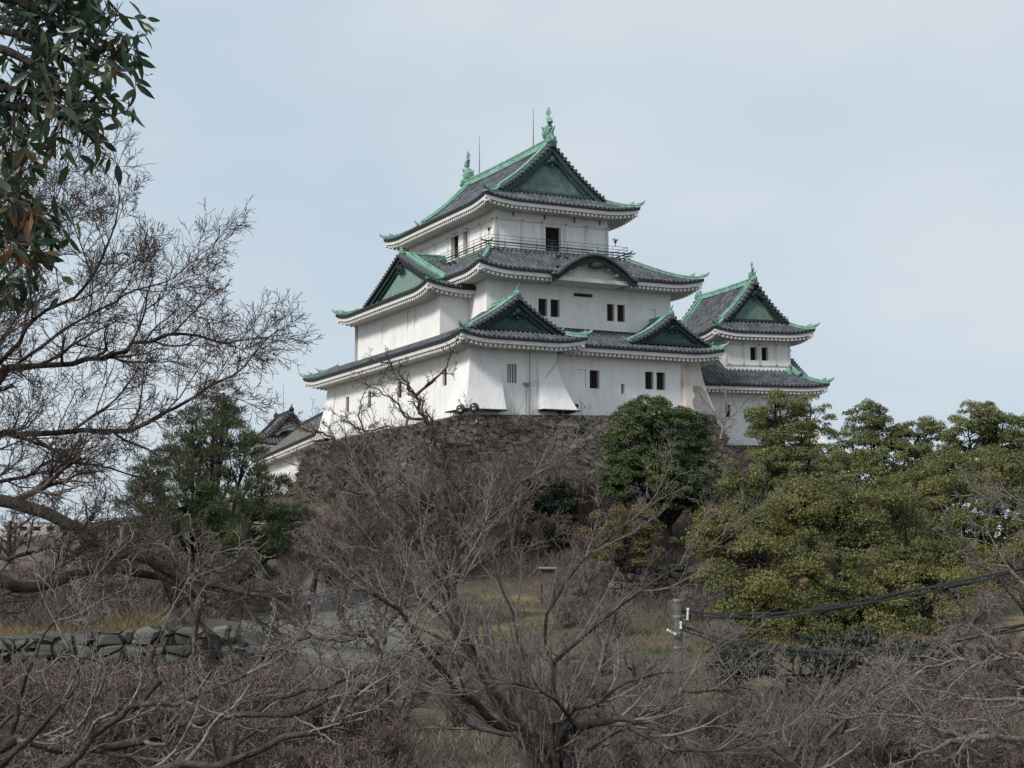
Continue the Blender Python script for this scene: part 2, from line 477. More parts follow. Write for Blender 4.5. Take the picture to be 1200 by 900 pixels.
def dormer(R, fr, mp, half, plane, depth, ze, P, panel='copper_dull', board=0.4, ov=.3, oni=.8, desc=True):
    """triangular gable sitting on a roof: mp(x, r)"""
    for sg in (-1, 1):
        n = max(2, int((depth + ov) / ROLL)); st = (depth + ov) / n; S = []; Hh = []
        for k in range(n):
            for fx, h in ((0, 0), (.34, 0), (.42, .12), (.66, .17), (.90, .12)): S.append(plane - ov + (k + fx) * st); Hh.append(h)
        rows = []
        for i in range(11):
            d = half * i / 10
            rows.append([fr(*mp(sg * (half - d), s), ze + P(d) + h) for s, h in zip(S, Hh)])
        R.t.grid(rows)
    gable_face(R, fr, mp, half, 0, 0, plane, 0.0, P, ze, M[panel], M['copper_dark'], .8, board, ov=ov, oni=oni, desc=desc)
    ridge_box(R.c, [fr(*mp(0, plane - ov + .2 + (depth + ov - .2) * i / 5), ze + P(half)) for i in range(6)], .22, .4)

def wall_face(mw, fr, mp, s0, s1, z0, z1, holes, parent_parts, th=0.4, z0b=None):
    """wall with real openings. mp(s, r): r>0 goes into the building. holes: (s0,s1,z0,z1,style)"""
    ss = sorted({s0, s1, *[h[0] for h in holes], *[h[1] for h in holes]})
    zz = sorted({z0, z1, *[h[2] for h in holes], *[h[3] for h in holes]})
    zl = lambda s, z: z if (z != z0 or z0b is None) else z0 + (z0b - z0) * (s - s0) / (s1 - s0)
    for i in range(len(ss) - 1):
        for j in range(len(zz) - 1):
            cs, cz = (ss[i] + ss[i + 1]) / 2, (zz[j] + zz[j + 1]) / 2
            if any(h[0] < cs < h[1] and h[2] < cz < h[3] for h in holes): continue
            mw.quad(fr(*mp(ss[i], 0), zl(ss[i], zz[j])), fr(*mp(ss[i + 1], 0), zl(ss[i + 1], zz[j])), fr(*mp(ss[i + 1], 0), zz[j + 1]), fr(*mp(ss[i], 0), zz[j + 1]))
    for h in holes:
        a, b, c, d = h[:4]
        Q = lambda s, r, z: fr(*mp(s, r), z)
        for (p, q, u, v) in (((a, c), (a, d), 0, 0), ((b, c), (b, d), 0, 0), ((a, c), (b, c), 0, 0), ((a, d), (b, d), 0, 0)):
            mw.quad(Q(p[0], 0, p[1]), Q(q[0], 0, q[1]), Q(q[0], th, q[1]), Q(p[0], th, p[1]))
        parent_parts.append((fr, mp, h, th))

def make_windows(root, items):
    for fr, mp, h, th in items:
        a, b, c, d = h[:4]; st = h[4] if len(h) > 4 else 'bars'
        Q = lambda s, r, z: fr(*mp(s, r), z)
        back = MB()
        back.quad(Q(a - .3, th + .02, c - .3), Q(b + .3, th + .02, c - .3), Q(b + .3, th + .02, d + .3), Q(a - .3, th + .02, d + .3))
        w = build('window', back, M['dark'], root)
        if st == 'open': continue
        bars = MB(); n = {'bars': 3, 'white': 3, 'wide': 4, 'slit': 0, 'shut': 0, 'vent': 0}[st]
        for k in range(n):
            s = a + (b - a) * (k + 1) / (n + 1); t = 0.045 if st != 'white' else .05
            bars.hexa([Q(s - t, .12, c), Q(s + t, .12, c), Q(s + t, .22, c), Q(s - t, .22, c), Q(s - t, .12, d), Q(s + t, .12, d), Q(s + t, .22, d), Q(s - t, .22, d)])
        if n: build('lattice_bars', bars, M['whitepaint'] if st == 'white' else M['brownwood'], w)
        if st == 'shut':
            sb = MB(); sb.hexa([Q(a + .02, .08, c + .02), Q(b - .02, .08, c + .02), Q(b - .02, .16, c + .02), Q(a + .02, .16, c + .02), Q(a + .02, .08, d - .02), Q(b - .02, .08, d - .02), Q(b - .02, .16, d - .02), Q(a + .02, .16, d - .02)])
            build('shutter', sb, M['plaster'], w)
        if st == 'vent':
            sb = MB()
            for k in range(4):
                z = c + (d - c) * (k + .5) / 4
                sb.hexa([Q(a, .05, z - .03), Q(b, .05, z - .03), Q(b, .15, z), Q(a, .15, z), Q(a, .05, z), Q(b, .05, z), Q(b, .15, z + .03), Q(a, .15, z + .03)])
            build('louvre', sb, M['greywood'], w)

def boxf(mb, fr, a0, a1, b0, b1, z0, z1, mi=0):
    mb.hexa([fr(a0, b0, z0), fr(a1, b0, z0), fr(a1, b1, z0), fr(a0, b1, z0), fr(a0, b0, z1), fr(a1, b0, z1), fr(a1, b1, z1), fr(a0, b1, z1)], mi)
# ================================================================ the keep
KF = Frame(-4.1, 115.0, 24, 118)
keep = empty('castle_keep', KF(12, 17, 11.6), 'largest white castle building, three storeys of grey tiled roofs with green copper ridges', 'castle keep')
wins = []
FM = lambda b: (lambda s, r: (s, b + r))          # right front faces
LM = lambda a: (lambda s, r: (a + r, s))          # left front faces
RM = lambda a: (lambda s, r: (a - r, s))
BM = lambda b: (lambda s, r: (s, b - r))
# ---- storey 1 walls
w1 = MB()
Z0 = 11.55
wall_face(w1, KF, FM(1.7), 1.7, 9.4, Z0, 17.6, [(4.95, 5.8, 14.4, 15.95, 'white')], wins, z0b=11.75)
wall_face(w1, KF, RM(9.4), 1.7, 2.5, Z0, 17.6, [], wins)
wall_face(w1, KF, FM(2.5), 9.4, 23.5, 11.7, 17.6, [(11.73, 12.5, 14.42, 15.95, 'shut'), (12.84, 13.75, 14.42, 15.95, 'bars'), (18.1, 18.9, 14.6, 16.1, 'bars'), (19.2, 20.05, 14.6, 16.1, 'bars'), (15.8, 16.12, 14.1, 14.92, 'slit'), (11.3, 11.8, 12.75, 13.05, 'vent')], wins, z0b=12.5)
wall_face(w1, KF, LM(1.7), 1.7, 33.3, Z0, 17.6, [(27.5, 28.3, 14.2, 15.7, 'bars'), (23.1, 24.1, 14.2, 15.7, 'shut'), (22.1, 22.85, 14.2, 15.7, 'bars'), (15.2, 16.1, 14.4, 15.85, 'bars'), (13.8, 14.75, 14.4, 15.85, 'shut'), (7.3, 8.1, 14.5, 15.85, 'shut'), (6.0, 6.8, 14.5, 15.85, 'bars'), (12.2, 12.6, 12.5, 12.9, 'slit')], wins)
wall_face(w1, KF, RM(23.5), 2.5, 33.3, 11.6, 17.6, [], wins)
wall_face(w1, KF, BM(33.3), 1.7, 23.5, 11.6, 17.6, [], wins)
W1 = build('wall', w1, M['plaster'], keep)
# flared stone-dropping chutes
def flare(path_in, path_out, zt, zb, p=1.8, n=10, name='flared_chute', m='plaster', board=True, close=(True, True)):
    fl = MB(); rows = []
    for i in range(n + 1):
        t = i / n; o = t ** p
        rows.append([KF(pi[0] + (po[0] - pi[0]) * o, pi[1] + (po[1] - pi[1]) * o, zt + (zb - zt) * t) for pi, po in zip(path_in, path_out)])
    fl.grid(rows)
    for e, ok in ((0, close[0]), (-1, close[1])):
        if ok:
            # side cheek back to the wall plane
            pi = path_in[e]
            fl.grid([[r[e] for r in rows], [KF(pi[0], pi[1], zt + (zb - zt) * i / n) for i in range(n + 1)]])
    if len(path_in):
        fl.grid([[KF(*p, zb) for p in path_out], [KF(*p, zb) for p in path_in]])
    o = build(name, fl, M[m], keep)
    if board:
        bb = MB(); c = np.mean(np.array(path_in), axis=0)
        ext = [tuple(np.array(p) + (np.array(p) - np.array(q)) * .12) for p, q in zip(path_out, path_in)]
        bb.grid([[KF(*p, zb - .03) for p in ext], [KF(*p, zb - .03) for p in path_in]]); bb.grid([[KF(*p, zb - .13) for p in ext], [KF(*p, zb - .13) for p in path_in]])
        bb.grid([[KF(*p, zb - .03) for p in ext], [KF(*p, zb - .13) for p in ext]])
        build('sill_board', bb, M['brownwood'], o)
    return o
flare([(4.3, 1.68), (1.68, 1.68), (1.68, 4.0)], [(4.45, .85), (.95, .95), (.85, 4.2)], 16.9, 12.15, 1.7)
flare([(7.6, 1.68), (9.42, 1.68), (9.42, 2.5)], [(7.7, .75), (10.75, .75), (10.85, 2.5)], 16.6, 12.35, 1.7)
fr_ = flare([(21.6, 2.48), (23.52, 2.48), (23.52, 5.5)], [(21.7, 1.75), (24.6, 1.75), (24.8, 5.6)], 16.9, 12.55, 1.4, m='plaster_old', board=False)
pt = MB(); P_ = []
random.seed(3)
for i in range(7):
    t = .42 + .58 * i / 6; o = t ** 1.4; z = 16.9 + (12.55 - 16.9) * t
    lo = 22.6 - .1 * math.sin(i * 2.1) - .2 * (i > 2); hi = 23.52 + 1.08 * o - .12 + (-.5 if i == 0 else 0)
    b = 2.48 - .73 * o - .012
    P_.append([KF(lo + (hi - lo) * k / 4, b, z) for k in range(5)])
pt.grid(P_); build('bare_patch', pt, M['plaster_bare'], fr_)
flare([(1.68, 31.3), (1.68, 33.32), (4, 33.32)], [(.9, 31.3), (.9, 34.6), (4, 34.6)], 16.6, 12.0, 1.5)
# drain pipe and cable on the corner bay
pm = MB()
pm.tube([KF(6.9, 1.6, 17.2), KF(6.9, 1.6, 11.8)], .035, 5)
pm.tube([KF(6.6, 1.6, 14.4), KF(6.55, 1.6, 11.8)], .03, 5)
boxf(pm, KF, 6.35, 6.8, 1.45, 1.68, 14.3, 14.5)
pm.tube([KF(6.7, 1.58, 14.4), KF(8.2, 1.5, 14.9), KF(9.3, 1.55, 16.2), KF(9.6, 1.6, 17.2)], .022, 4)
pm.tube([KF(6.6, 1.58, 14.2), KF(7.2, 1.5, 14.3)], .02, 4)
build('drain_pipe', pm, M['steel'], keep)
# ---- storey 1 roof
ZE1 = 17.75
PB = lambda r: .44 * r + .031 * r * r
rc1 = (0, 25, -.2, 35.5)
lf1 = lift_fn(*rc1, corners=('FL', 'BL', 'BR'))
R1 = Roof(KF)
roof_side(R1.t, KF, 'L', rc1, ZE1, 2.6, lambda v: PB(2.6 * v), lambda v: 2.6 * v, lambda v: 2.6 * v, lf1, s_lo=0, s_hi=None)
eave_trim(R1.e, R1.w, KF, 'L', rc1, ZE1, 1.7, lf1)
rcm = (4.0, 25, 1.1, 35.5)
lfm = lift_fn(*rcm, corners=('FR', 'BR', 'BL'))
PM = lambda r: .38 * r + .014 * r * r
roof_side(R1.t, KF, 'F', rcm, ZE1, 4.5, lambda v: PM(4.5 * v), lambda v: 0, lambda v: 2.6 * v, lfm)
roof_side(R1.t, KF, 'R', rcm, ZE1, 2.6, lambda v: PM(4.5 * v), lambda v: 4.5 * v, lambda v: 2.6 * v, lfm)
eave_trim(R1.e, R1.w, KF, 'F', rcm, ZE1, 1.4, lfm, s_lo=5.8)
eave_trim(R1.e, R1.w, KF, 'R', rcm, ZE1, 1.5, lfm)
roof_side(R1.t, KF, 'B', rc1, ZE1, 3.0, lambda v: PB(2.6 * v), lambda v: 2.6 * v, lambda v: 2.6 * v, lf1)
eave_trim(R1.e, R1.w, KF, 'B', rc1, ZE1, 1.7, lf1)
# left slope continues to the upper walls beside the left bay
boxf(R1.w, KF, 3.2, 21, 9, 30, 17.0, 19.0)
hip_ridge(R1.c, KF, (25, 1.1), (22.4, 5.6), lambda t: ZE1 + PM(4.5 * t) + lfm(25 - 2.6 * t, 1.1 + 4.5 * t))
hip_ridge(R1.c, KF, (0, 35.5), (2.6, 32.9), lambda t: ZE1 + PB(2.6 * t) + lf1(2.6 * t, 35.5 - 2.6 * t))
q = KF(1.5, 34.0, ZE1 + PB(1.5) + .35)
R1.c.tube([q, (q[0] - .5, q[1] + .3, q[2] + .1), (q[0] - .9, q[1] + .5, q[2] + .45)], [.16, .1, .03], 6)
# flashing along the storey 2 wall foot
ridge_box(R1.e, [KF(5.0 + 18 * i / 6, 5.45, ZE1 + PM(4.35) - .05) for i in range(7)], .12, .25)
# chidori gable on the right part
PC = lambda d: .34 * d + .062 * d * d
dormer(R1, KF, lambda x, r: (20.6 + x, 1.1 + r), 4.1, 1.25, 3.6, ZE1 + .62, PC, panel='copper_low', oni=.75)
R1.finish(keep)
# corner bay roof
lfb = lift_fn(0, 11.1, -.2, 14, corners=('FL', 'FR'), lam=3.0, L=.42)
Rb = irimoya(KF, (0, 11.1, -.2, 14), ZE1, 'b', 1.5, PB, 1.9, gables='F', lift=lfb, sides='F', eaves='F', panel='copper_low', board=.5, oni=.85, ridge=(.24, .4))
roof_side(Rb.t, KF, 'L', (0, 11.1, -.2, 14), ZE1, 5.55, lambda v: PB(5.55 * v), lambda v: 14.2 - 6.5 + (0 if v < .5 else 0), lambda v: min(5.55 * v, 1.5) if 5.55 * v <= 1.5 else 1.5 - .45, lfb, rows=16)
roof_side(Rb.t, KF, 'R', (0, 11.1, -.2, 14), ZE1, 5.55, lambda v: PB(5.55 * v), lambda v: min(5.55 * v, 1.5) if 5.55 * v <= 1.5 else 1.5 - .45, lambda v: 14.2 - 6.5, lfb, rows=16)
eave_trim(Rb.e, Rb.w, KF, 'R', (0, 11.1, -.2, 14), ZE1, 1.6, lfb, s_hi=1.6)
for ca in (0, 11.1):
    ia = 1.5 if ca == 0 else 9.6
    hip_ridge(Rb.c, KF, (ca, -.2), (ia, 1.3), lambda t: ZE1 + PB(1.5 * t) + lfb(ca + (ia - ca) * t, -.2 + 1.5 * t))
hip_ridge(Rb.c, KF, (11.1, -.2), (9.8, .9), lambda t: ZE1 + .05 + PB(1.2 * t) + lfb(11.1 - 1.3 * t, -.2 + 1.1 * t))
Rb.finish(keep)
# ---- storey 2 walls
w2 = MB()
wall_face(w2, KF, FM(5.5), 5.0, 22.6, 18.8, 24.3, [(9.76, 10.6, 20.75, 22.25, 'bars'), (10.9, 11.75, 20.75, 22.25, 'bars'), (16.3, 17.0, 20.75, 22.25, 'bars'), (17.3, 18.05, 20.75, 22.25, 'bars'), (20.4, 21.1, 20.9, 22.1, 'shut'), (13.1, 14.9, 22.67, 22.97, 'vent')], wins)
wall_face(w2, KF, LM(5.0), 5.5, 8.9, 18.6, 24.3, [], wins)
wall_face(w2, KF, RM(22.6), 5.5, 28, 18.6, 24.3, [(10, 11, 20.6, 22.1, 'bars'), (16, 17, 20.6, 22.1, 'bars')], wins)
wall_face(w2, KF, BM(28), 2.4, 22.6, 18.6, 24.3, [], wins)
wall_face(w2, KF, FM(8.9), 2.4, 5.0, 18.6, 23.0, [], wins)
wall_face(w2, KF, LM(2.4), 8.9, 27.2, 18.8, 23.0, [(20.1, 21.5, 19.9, 21.7, 'shut'), (14.8, 15.75, 20.4, 22.1, 'shut'), (13.45, 14.3, 20.4, 22.1, 'shut')], wins)
wall_face(w2, KF, BM(27.2), 2.4, 6.0, 18.8, 23.0, [], wins)
build('wall', w2, M['plaster'], keep)
# ---- storey 2 roof (main)
ZE2 = 24.15
rc2 = (3.2, 24.6, 3.3, 29.5); in2 = (6.0, 19.0, 7.0, 27.5)
lf2 = lift_fn(*rc2, corners=('FL', 'FR', 'BR'), lam=3.4, L=.5)
R2 = Roof(KF)
z2 = lambda v: 2.35 * (.75 * v + .25 * v * v)
roof_side(R2.t, KF, 'F', rc2, ZE2, 3.7, z2, lambda v: 2.8 * v, lambda v: 5.6 * v, lf2, s_hi=7.6)
roof_side(R2.t, KF, 'F', rc2, ZE2, 3.7, z2, lambda v: 2.8 * v, lambda v: 5.6 * v, lf2, s_lo=13.4)
roof_side(R2.t, KF, 'F', (3.2, 24.6, 4.6, 29.5), ZE2, 2.4, lambda v: z2(.351 + .649 * v), lambda v: 0, lambda v: 0, lambda a, b: 0, s_lo=7.6, s_hi=13.4)
roof_side(R2.t, KF, 'L', rc2, ZE2, 2.8, z2, lambda v: 2 * v, lambda v: 3.7 * v, lf2)
roof_side(R2.t, KF, 'R', rc2, ZE2, 5.6, z2, lambda v: 3.7 * v, lambda v: 2 * v, lf2)
roof_side(R2.t, KF, 'B', rc2, ZE2, 2.0, z2, lambda v: 5.6 * v, lambda v: 2.8 * v, lf2)
eave_trim(R2.e, R2.w, KF, 'F', rc2, ZE2, 2.2, lf2, s_hi=6.9); eave_trim(R2.e, R2.w, KF, 'F', rc2, ZE2, 2.2, lf2, s_lo=14.1)
eave_trim(R2.e, R2.w, KF, 'L', rc2, ZE2, 1.8, lf2, s_lo=18.5)
eave_trim(R2.e, R2.w, KF, 'R', rc2, ZE2, 2.7, lf2)
eave_trim(R2.e, R2.w, KF, 'B', rc2, ZE2, 1.5, lf2)
hz = lambda a, b: (lambda t: ZE2 + z2(t) + lf2(rc2[1] - 5.6 * t if a else rc2[0] + 2.8 * t, rc2[2] + 3.7 * t))
hip_ridge(R2.c, KF, (24.6, 3.3), (19.0, 7.0), hz(1, 0), n=12)
hip_ridge(R2.c, KF, (3.2, 3.3), (6.0, 7.0), hz(0, 0), n=10)
# karahafu: undulating eave gable
kg = MB(); ke = MB(); kl = MB(); kb = MB(); kp = MB()
KC, KH, KW = 13.7, 1.5, 4.0
def kz(x):
    u = abs(x) / KW
    return KH * (0.5 + 0.5 * math.cos(math.pi * min(1, u ** 1.1))) - .42 * math.exp(-((u - .93) / .16) ** 2) + .05
n = int(5.2 / ROLL)
xs = [-KW + 2 * KW * i / 44 for i in range(45)]
bs = []
for k in range(12):
    for fx, h in ((0, 0), (.28, 0), (.42, .08), (.64, .10), (.86, .08)): bs.append((2.75 + (k + fx) * ROLL, h))
kg.grid([[KF(KC + x, b, ZE2 + .05 + kz(x) + h) for b, h in bs] for x in xs])
R2.t.add(kg.v, kg.f)
R2.e.grid([[KF(KC + x, 2.75, ZE2 + kz(x) + .12) for x in xs], [KF(KC + x, 2.75, ZE2 + kz(x) - .06) for x in xs], [KF(KC + x, 3.0, ZE2 + kz(x) - .08) for x in xs]])
L = 34
for k in range(L):
    x = -KW + 2 * KW * (k + .5) / L
    kl.tube([KF(KC + x, 3.1, ZE2 + kz(x) + .17), KF(KC + x, 2.66, ZE2 + kz(x) + .16)], .13, 6)
R2.g.append((kl, 'verge_tiles', M['tile_lit']))
kb.grid([[KF(KC + x, 2.9, ZE2 + kz(x) - .06) for x in xs], [KF(KC + x, 2.9, ZE2 + kz(x) - .50 - .1 * math.cos(math.pi * x / KW)) for x in xs], [KF(KC + x, 3.02, ZE2 + kz(x) - .52 - .1 * math.cos(math.pi * x / KW)) for x in xs], [KF(KC + x, 3.02, ZE2 + kz(x) - .08) for x in xs]])
kb.ball(KF(KC, 2.85, ZE2 + KH - .75), .38, 6, sz=(1.6, .5, .8))
R2.g.append((kb, 'barge_board', M['copper_dark']))
kp.grid([[KF(KC + x, 3.8, ZE2 + kz(x) - .02) for x in xs[3:-3]], [KF(KC + x, 3.8, ZE2 - .55) for x in xs[3:-3]]])
kp.grid([[KF(KC + x, 3.02, ZE2 + kz(x) - .1) for x in xs[2:-2]], [KF(KC + x, 3.8, ZE2 + kz(x) - .1) for x in xs[2:-2]]])
# plastered ribs of the ceiling and the white beam below
for k in (-3, -2, -1, 1, 2, 3):
    x = k * .75
    kp.hexa([KF(KC + x - .1, 3.15, ZE2 + kz(x) - .65), KF(KC + x + .1, 3.15, ZE2 + kz(x) - .65), KF(KC + x + .1, 3.72, ZE2 + kz(x) - .65), KF(KC + x - .1, 3.72, ZE2 + kz(x) - .65), KF(KC + x - .1, 3.15, ZE2 + kz(x) - .45), KF(KC + x + .1, 3.15, ZE2 + kz(x) - .45), KF(KC + x + .1, 3.72, ZE2 + kz(x) - .45), KF(KC + x - .1, 3.72, ZE2 + kz(x) - .45)])
boxf(kp, KF, KC - 3.4, KC + 3.4, 3.3, 3.72, ZE2 - .62, ZE2 - .3)
boxf(kp, KF, KC - 3.1, KC + 3.1, 3.72, 5.6, ZE2 - .66, ZE2 - .5)
R2.g.append((kp, 'karahafu_plaster', M['plaster_eave']))
ridge_box(R2.c, [KF(KC, 2.8 + 4 * i / 5, ZE2 + KH + .12 + .12 * (1 - i / 5) ** 3) for i in range(6)], .22, .34)
onigawara(R2.c, KF(KC, 2.85, ZE2 + KH + .1), Vector(KF(0, -1, 0)) - Vector(KF(0, 0, 0)), .55)
R2.finish(keep)
# left bay roof
ZEB = 23.05
rcb = (.6, 12.6, 7.5, 28.4)
PL = lambda r: .36 * r + .0065 * r * r
lfl = lift_fn(.6, 12.6, 7.5, 28.4, corners=('FL', 'BL'), lam=3.4, L=.5)
RL = Roof(KF)
g = 2.3
roof_side(RL.t, KF, 'L', rcb, ZEB, g, lambda v: PL(g * v), lambda v: g * v, lambda v: g * v, lfl, rows=6)
eave_trim(RL.e, RL.w, KF, 'L', rcb, ZEB, 1.9, lfl)
cl = lambda v: min(10.45 * v, g) if 10.45 * v <= g else g - .45
roof_side(RL.t, KF, 'F', rcb, ZEB, 10.45, lambda v: PL(10.45 * v), cl, lambda v: 5.6, lfl, rows=18)
roof_side(RL.t, KF, 'B', rcb, ZEB, 10.45, lambda v: PL(10.45 * v), lambda v: 5.6, cl, lfl, rows=18)
eave_trim(RL.e, RL.w, KF, 'F', rcb, ZEB, 1.5, lfl, s_hi=4.6)
eave_trim(RL.e, RL.w, KF, 'B', rcb, ZEB, 1.5, lfl, s_lo=7.0)
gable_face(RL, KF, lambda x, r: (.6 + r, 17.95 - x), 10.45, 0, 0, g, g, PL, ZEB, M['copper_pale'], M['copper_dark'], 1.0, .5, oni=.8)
pts = [KF(.6 + g - .2 + (4.6) * i / 6, 17.95, ZEB + PL(10.45)) for i in range(7)]
ridge_box(RL.c, pts, .26, .45)
for cb, ib in ((7.5, 7.5 + g), (28.4, 28.4 - g)):
    hip_ridge(RL.c, KF, (.6, cb), (.6 + g, ib), lambda t: ZEB + PL(g * t) + lfl(.6 + g * t, cb + (ib - cb) * t))
RL.finish(keep)
# ---- storey 3 walls with timber-lined plaster panels
w3 = MB()
wall_face(w3, KF, FM(8.0), 7.0, 17.9, 25.8, 31.0, [(11.8, 13.3, 27.0, 29.15, 'open')], wins)
wall_face(w3, KF, LM(7.0), 8.0, 26.0, 25.8, 31.0, [(15.2, 16.75, 27.3, 29.7, 'open'), (13.3, 14.2, 27.3, 29.7, 'open')], wins)
wall_face(w3, KF, RM(17.9), 8.0, 26.0, 25.8, 31.0, [(12, 13.5, 27.2, 29.3, 'open')], wins)
wall_face(w3, KF, BM(26.0), 7.0, 17.9, 25.8, 31.0, [], wins)
W3 = build('wall', w3, M['plaster'], keep)
tb = MB()
for z in (29.35, 30.35):
    boxf(tb, KF, 6.9, 18.0, 7.9, 8.0 - .003, z, z + .2); boxf(tb, KF, 6.9, 6.997, 8.0, 26.1, z, z + .2)
for a in (6.92, 9.4, 11.4, 13.55, 15.6, 17.7): boxf(tb, KF, a, a + .24, 7.93, 7.998, 26.5, 29.35)
for b in (8.0, 10.6, 12.9, 17.2, 20.0, 23.0, 25.8): boxf(tb, KF, 6.93, 6.998, b, b + .24, 26.5, 29.35)
build('plastered_beam', tb, M['plaster_eave'], W3)
nb = MB()
for p_ in [KF(a, 7.86, 29.45) for a in (7.1, 9.5, 11.4, 13.7, 15.7, 17.7)] + [KF(6.86, b, 29.45) for b in (8.3, 10.7, 13.0, 17.3, 20.1, 23.1)]:
    nb = MB(); nb.ball(p_, .07, 5); build('iron_boss', nb, M['blackpaint'], W3)
for a in (8.6, 11.6, 14.5, 17.0):
    nb = MB(); boxf(nb, KF, a, a + .07, 7.8, 7.9, 29.7, 30.2); build('iron_hook', nb, M['blackpaint'], W3)
make_windows(keep, wins)
# ---- balcony
BA0, BA1, BB0, BB1 = 5.8, 19.3, 6.8, 27.2
ZD = 26.55
bal = MB()
boxf(bal, KF, BA0, BA1, BB0, 8.0, ZD - .22, ZD); boxf(bal, KF, BA0, 7.0, 8.0, BB1, ZD - .22, ZD); boxf(bal, KF, 17.9, BA1, 8.0, BB1, ZD - .22, ZD); boxf(bal, KF, 7.0, 17.9, 26.0, BB1, ZD - .22, ZD)
boxf(bal, KF, BA0 + .25, BA1 - .25, BB0 + .25, 8.0, ZD - .55, ZD - .22); boxf(bal, KF, BA0 + .25, 7.0, 8.0, BB1 - .2, ZD - .55, ZD - .22)
balcony = build('balcony', bal, M['greywood'], keep)
rl = MB(); tp = MB()
cs = [(BA0 + .08, BB0 + .08), (BA1 - .08, BB0 + .08), (BA1 - .08, BB1 - .08), (BA0 + .08, BB1 - .08)]
for i in range(4):
    p, q_ = cs[i], cs[(i + 1) % 4]
    d = (q_[0] - p[0], q_[1] - p[1]); Ln = math.hypot(*d); u = (d[0] / Ln, d[1] / Ln)
    for z, r, ex in ((ZD + .12, .05, .1), (ZD + .36, .045, .3), (ZD + .6, .065, .55)):
        pa = (p[0] - u[0] * ex, p[1] - u[1] * ex); pb = (q_[0] + u[0] * ex, q_[1] + u[1] * ex)
        rl.tube([KF(pa[0] - u[0] * .2, pa[1] - u[1] * .2, z + (.12 if ex > .4 else 0)), KF(*pa, z), KF(*pb, z), KF(pb[0] + u[0] * .2, pb[1] + u[1] * .2, z + (.12 if ex > .4 else 0))], r, 5)
    m = int(Ln / 1.35)
    for k in range(m + 1):
        a, b = p[0] + d[0] * k / m, p[1] + d[1] * k / m
        rl.tube([KF(a, b, ZD), KF(a, b, ZD + .62)], .06, 4)
        tp.tube([KF(a, b, ZD + .6), KF(a, b, ZD + 1.15)], .022, 4)
    for z in (ZD + .88, ZD + 1.15): tp.tube([KF(*p, z), KF(*q_, z)], .022, 4)
build('wooden_railing', rl, M['greywood'], balcony)
build('safety_railing', tp, M['greywood'], balcony)
# ---- top roof
ZE3 = 30.8
P3 = lambda r: .40 * r + .051 * r * r
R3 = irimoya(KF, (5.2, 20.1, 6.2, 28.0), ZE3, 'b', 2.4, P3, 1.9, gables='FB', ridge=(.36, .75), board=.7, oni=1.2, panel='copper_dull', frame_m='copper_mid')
R3.finish(keep)
# fish finials
def fish(name, base, face, s, parent):
    f = MB(); o = Vector(face).normalized(); sd = Vector((o.y, -o.x, 0)); c = Vector(base)
    pth = [(.42, .02), (.36, .30), (.14, .52), (-.10, .80), (-.16, 1.12), (-.02, 1.40), (.14, 1.62), (.10, 1.86)]
    rad = [.20, .33, .34, .27, .20, .16, .12, .08]
    P = [c + o * (x * s) + Vector((0, 0, z * s)) for x, z in pth]
    f.tube(P, [r * s * 1.18 for r in rad], 8)
    f.ball(c + o * (.42 * s) + Vector((0, 0, .3 * s)), .22 * s, 6)                    # snout
    def fin(p, d1, d2, w=.05):
        p = Vector(p); a, b = p + d1, p + d2; n_ = sd * w * s if abs((d1.normalized()).dot(sd)) < .5 else o * w * s
        f.add([p - n_, a - n_ * .3, b - n_ * .3, p + n_, a + n_ * .3, b + n_ * .3], [(0, 1, 2), (5, 4, 3), (0, 3, 4, 1), (1, 4, 5, 2), (2, 5, 3, 0)])
    Z = Vector((0, 0, 1))
    fin(P[7] - Z * .15 * s, (o * .45 + Z * .25) * s, (o * .1 + Z * .45) * s); fin(P[7] - Z * .15 * s, (o * -.42 + Z * .12) * s, (o * -.12 + Z * .5) * s); fin(P[7] - Z * .1 * s, (o * .1 + Z * .55) * s, (o * -.2 + Z * .5) * s)
    for i in (2, 4): fin(P[i], (o * -.40 + Z * .05) * s, (o * -.26 + Z * .24) * s)
    for i in (): fin(P[i], (o * .30 + Z * .1) * s, (o * .2 + Z * .25) * s)
    for q in (-1, 1):
        fin(P[2], (sd * q * .55 + Z * .3) * s, (sd * q * .45 + Z * .0) * s); pass
    return build(name, f, M['copper'], parent)
zr3 = ZE3 + P3(7.45)
ub = Vector((KF.ub[0], KF.ub[1], 0)); ua = Vector((KF.ua[0], KF.ua[1], 0))
fish('fish_finial', KF(12.65, 8.9, zr3 + .8), ub, 1.22, keep)
fish('fish_finial', KF(12.65, 25.2, zr3 + .8), -ub, 1.22, keep)
rodm = MB(); p = Vector(KF(12.5, 11.5, zr3 + .6)); rodm.tube([p, p + Vector((0, 0, 3.6))], [.07, .02], 5); rodm.ball(p, .14, 6); build('lightning_rod', rodm, M['steel'], keep)
rodm = MB(); p = Vector(KF(12.5, 22.3, zr3 + .5)); rodm.tube([p, p + Vector((0, 0, 4.0))], [.07, .02], 5); rodm.ball(p, .14, 6); build('lightning_rod', rodm, M['steel'], keep)

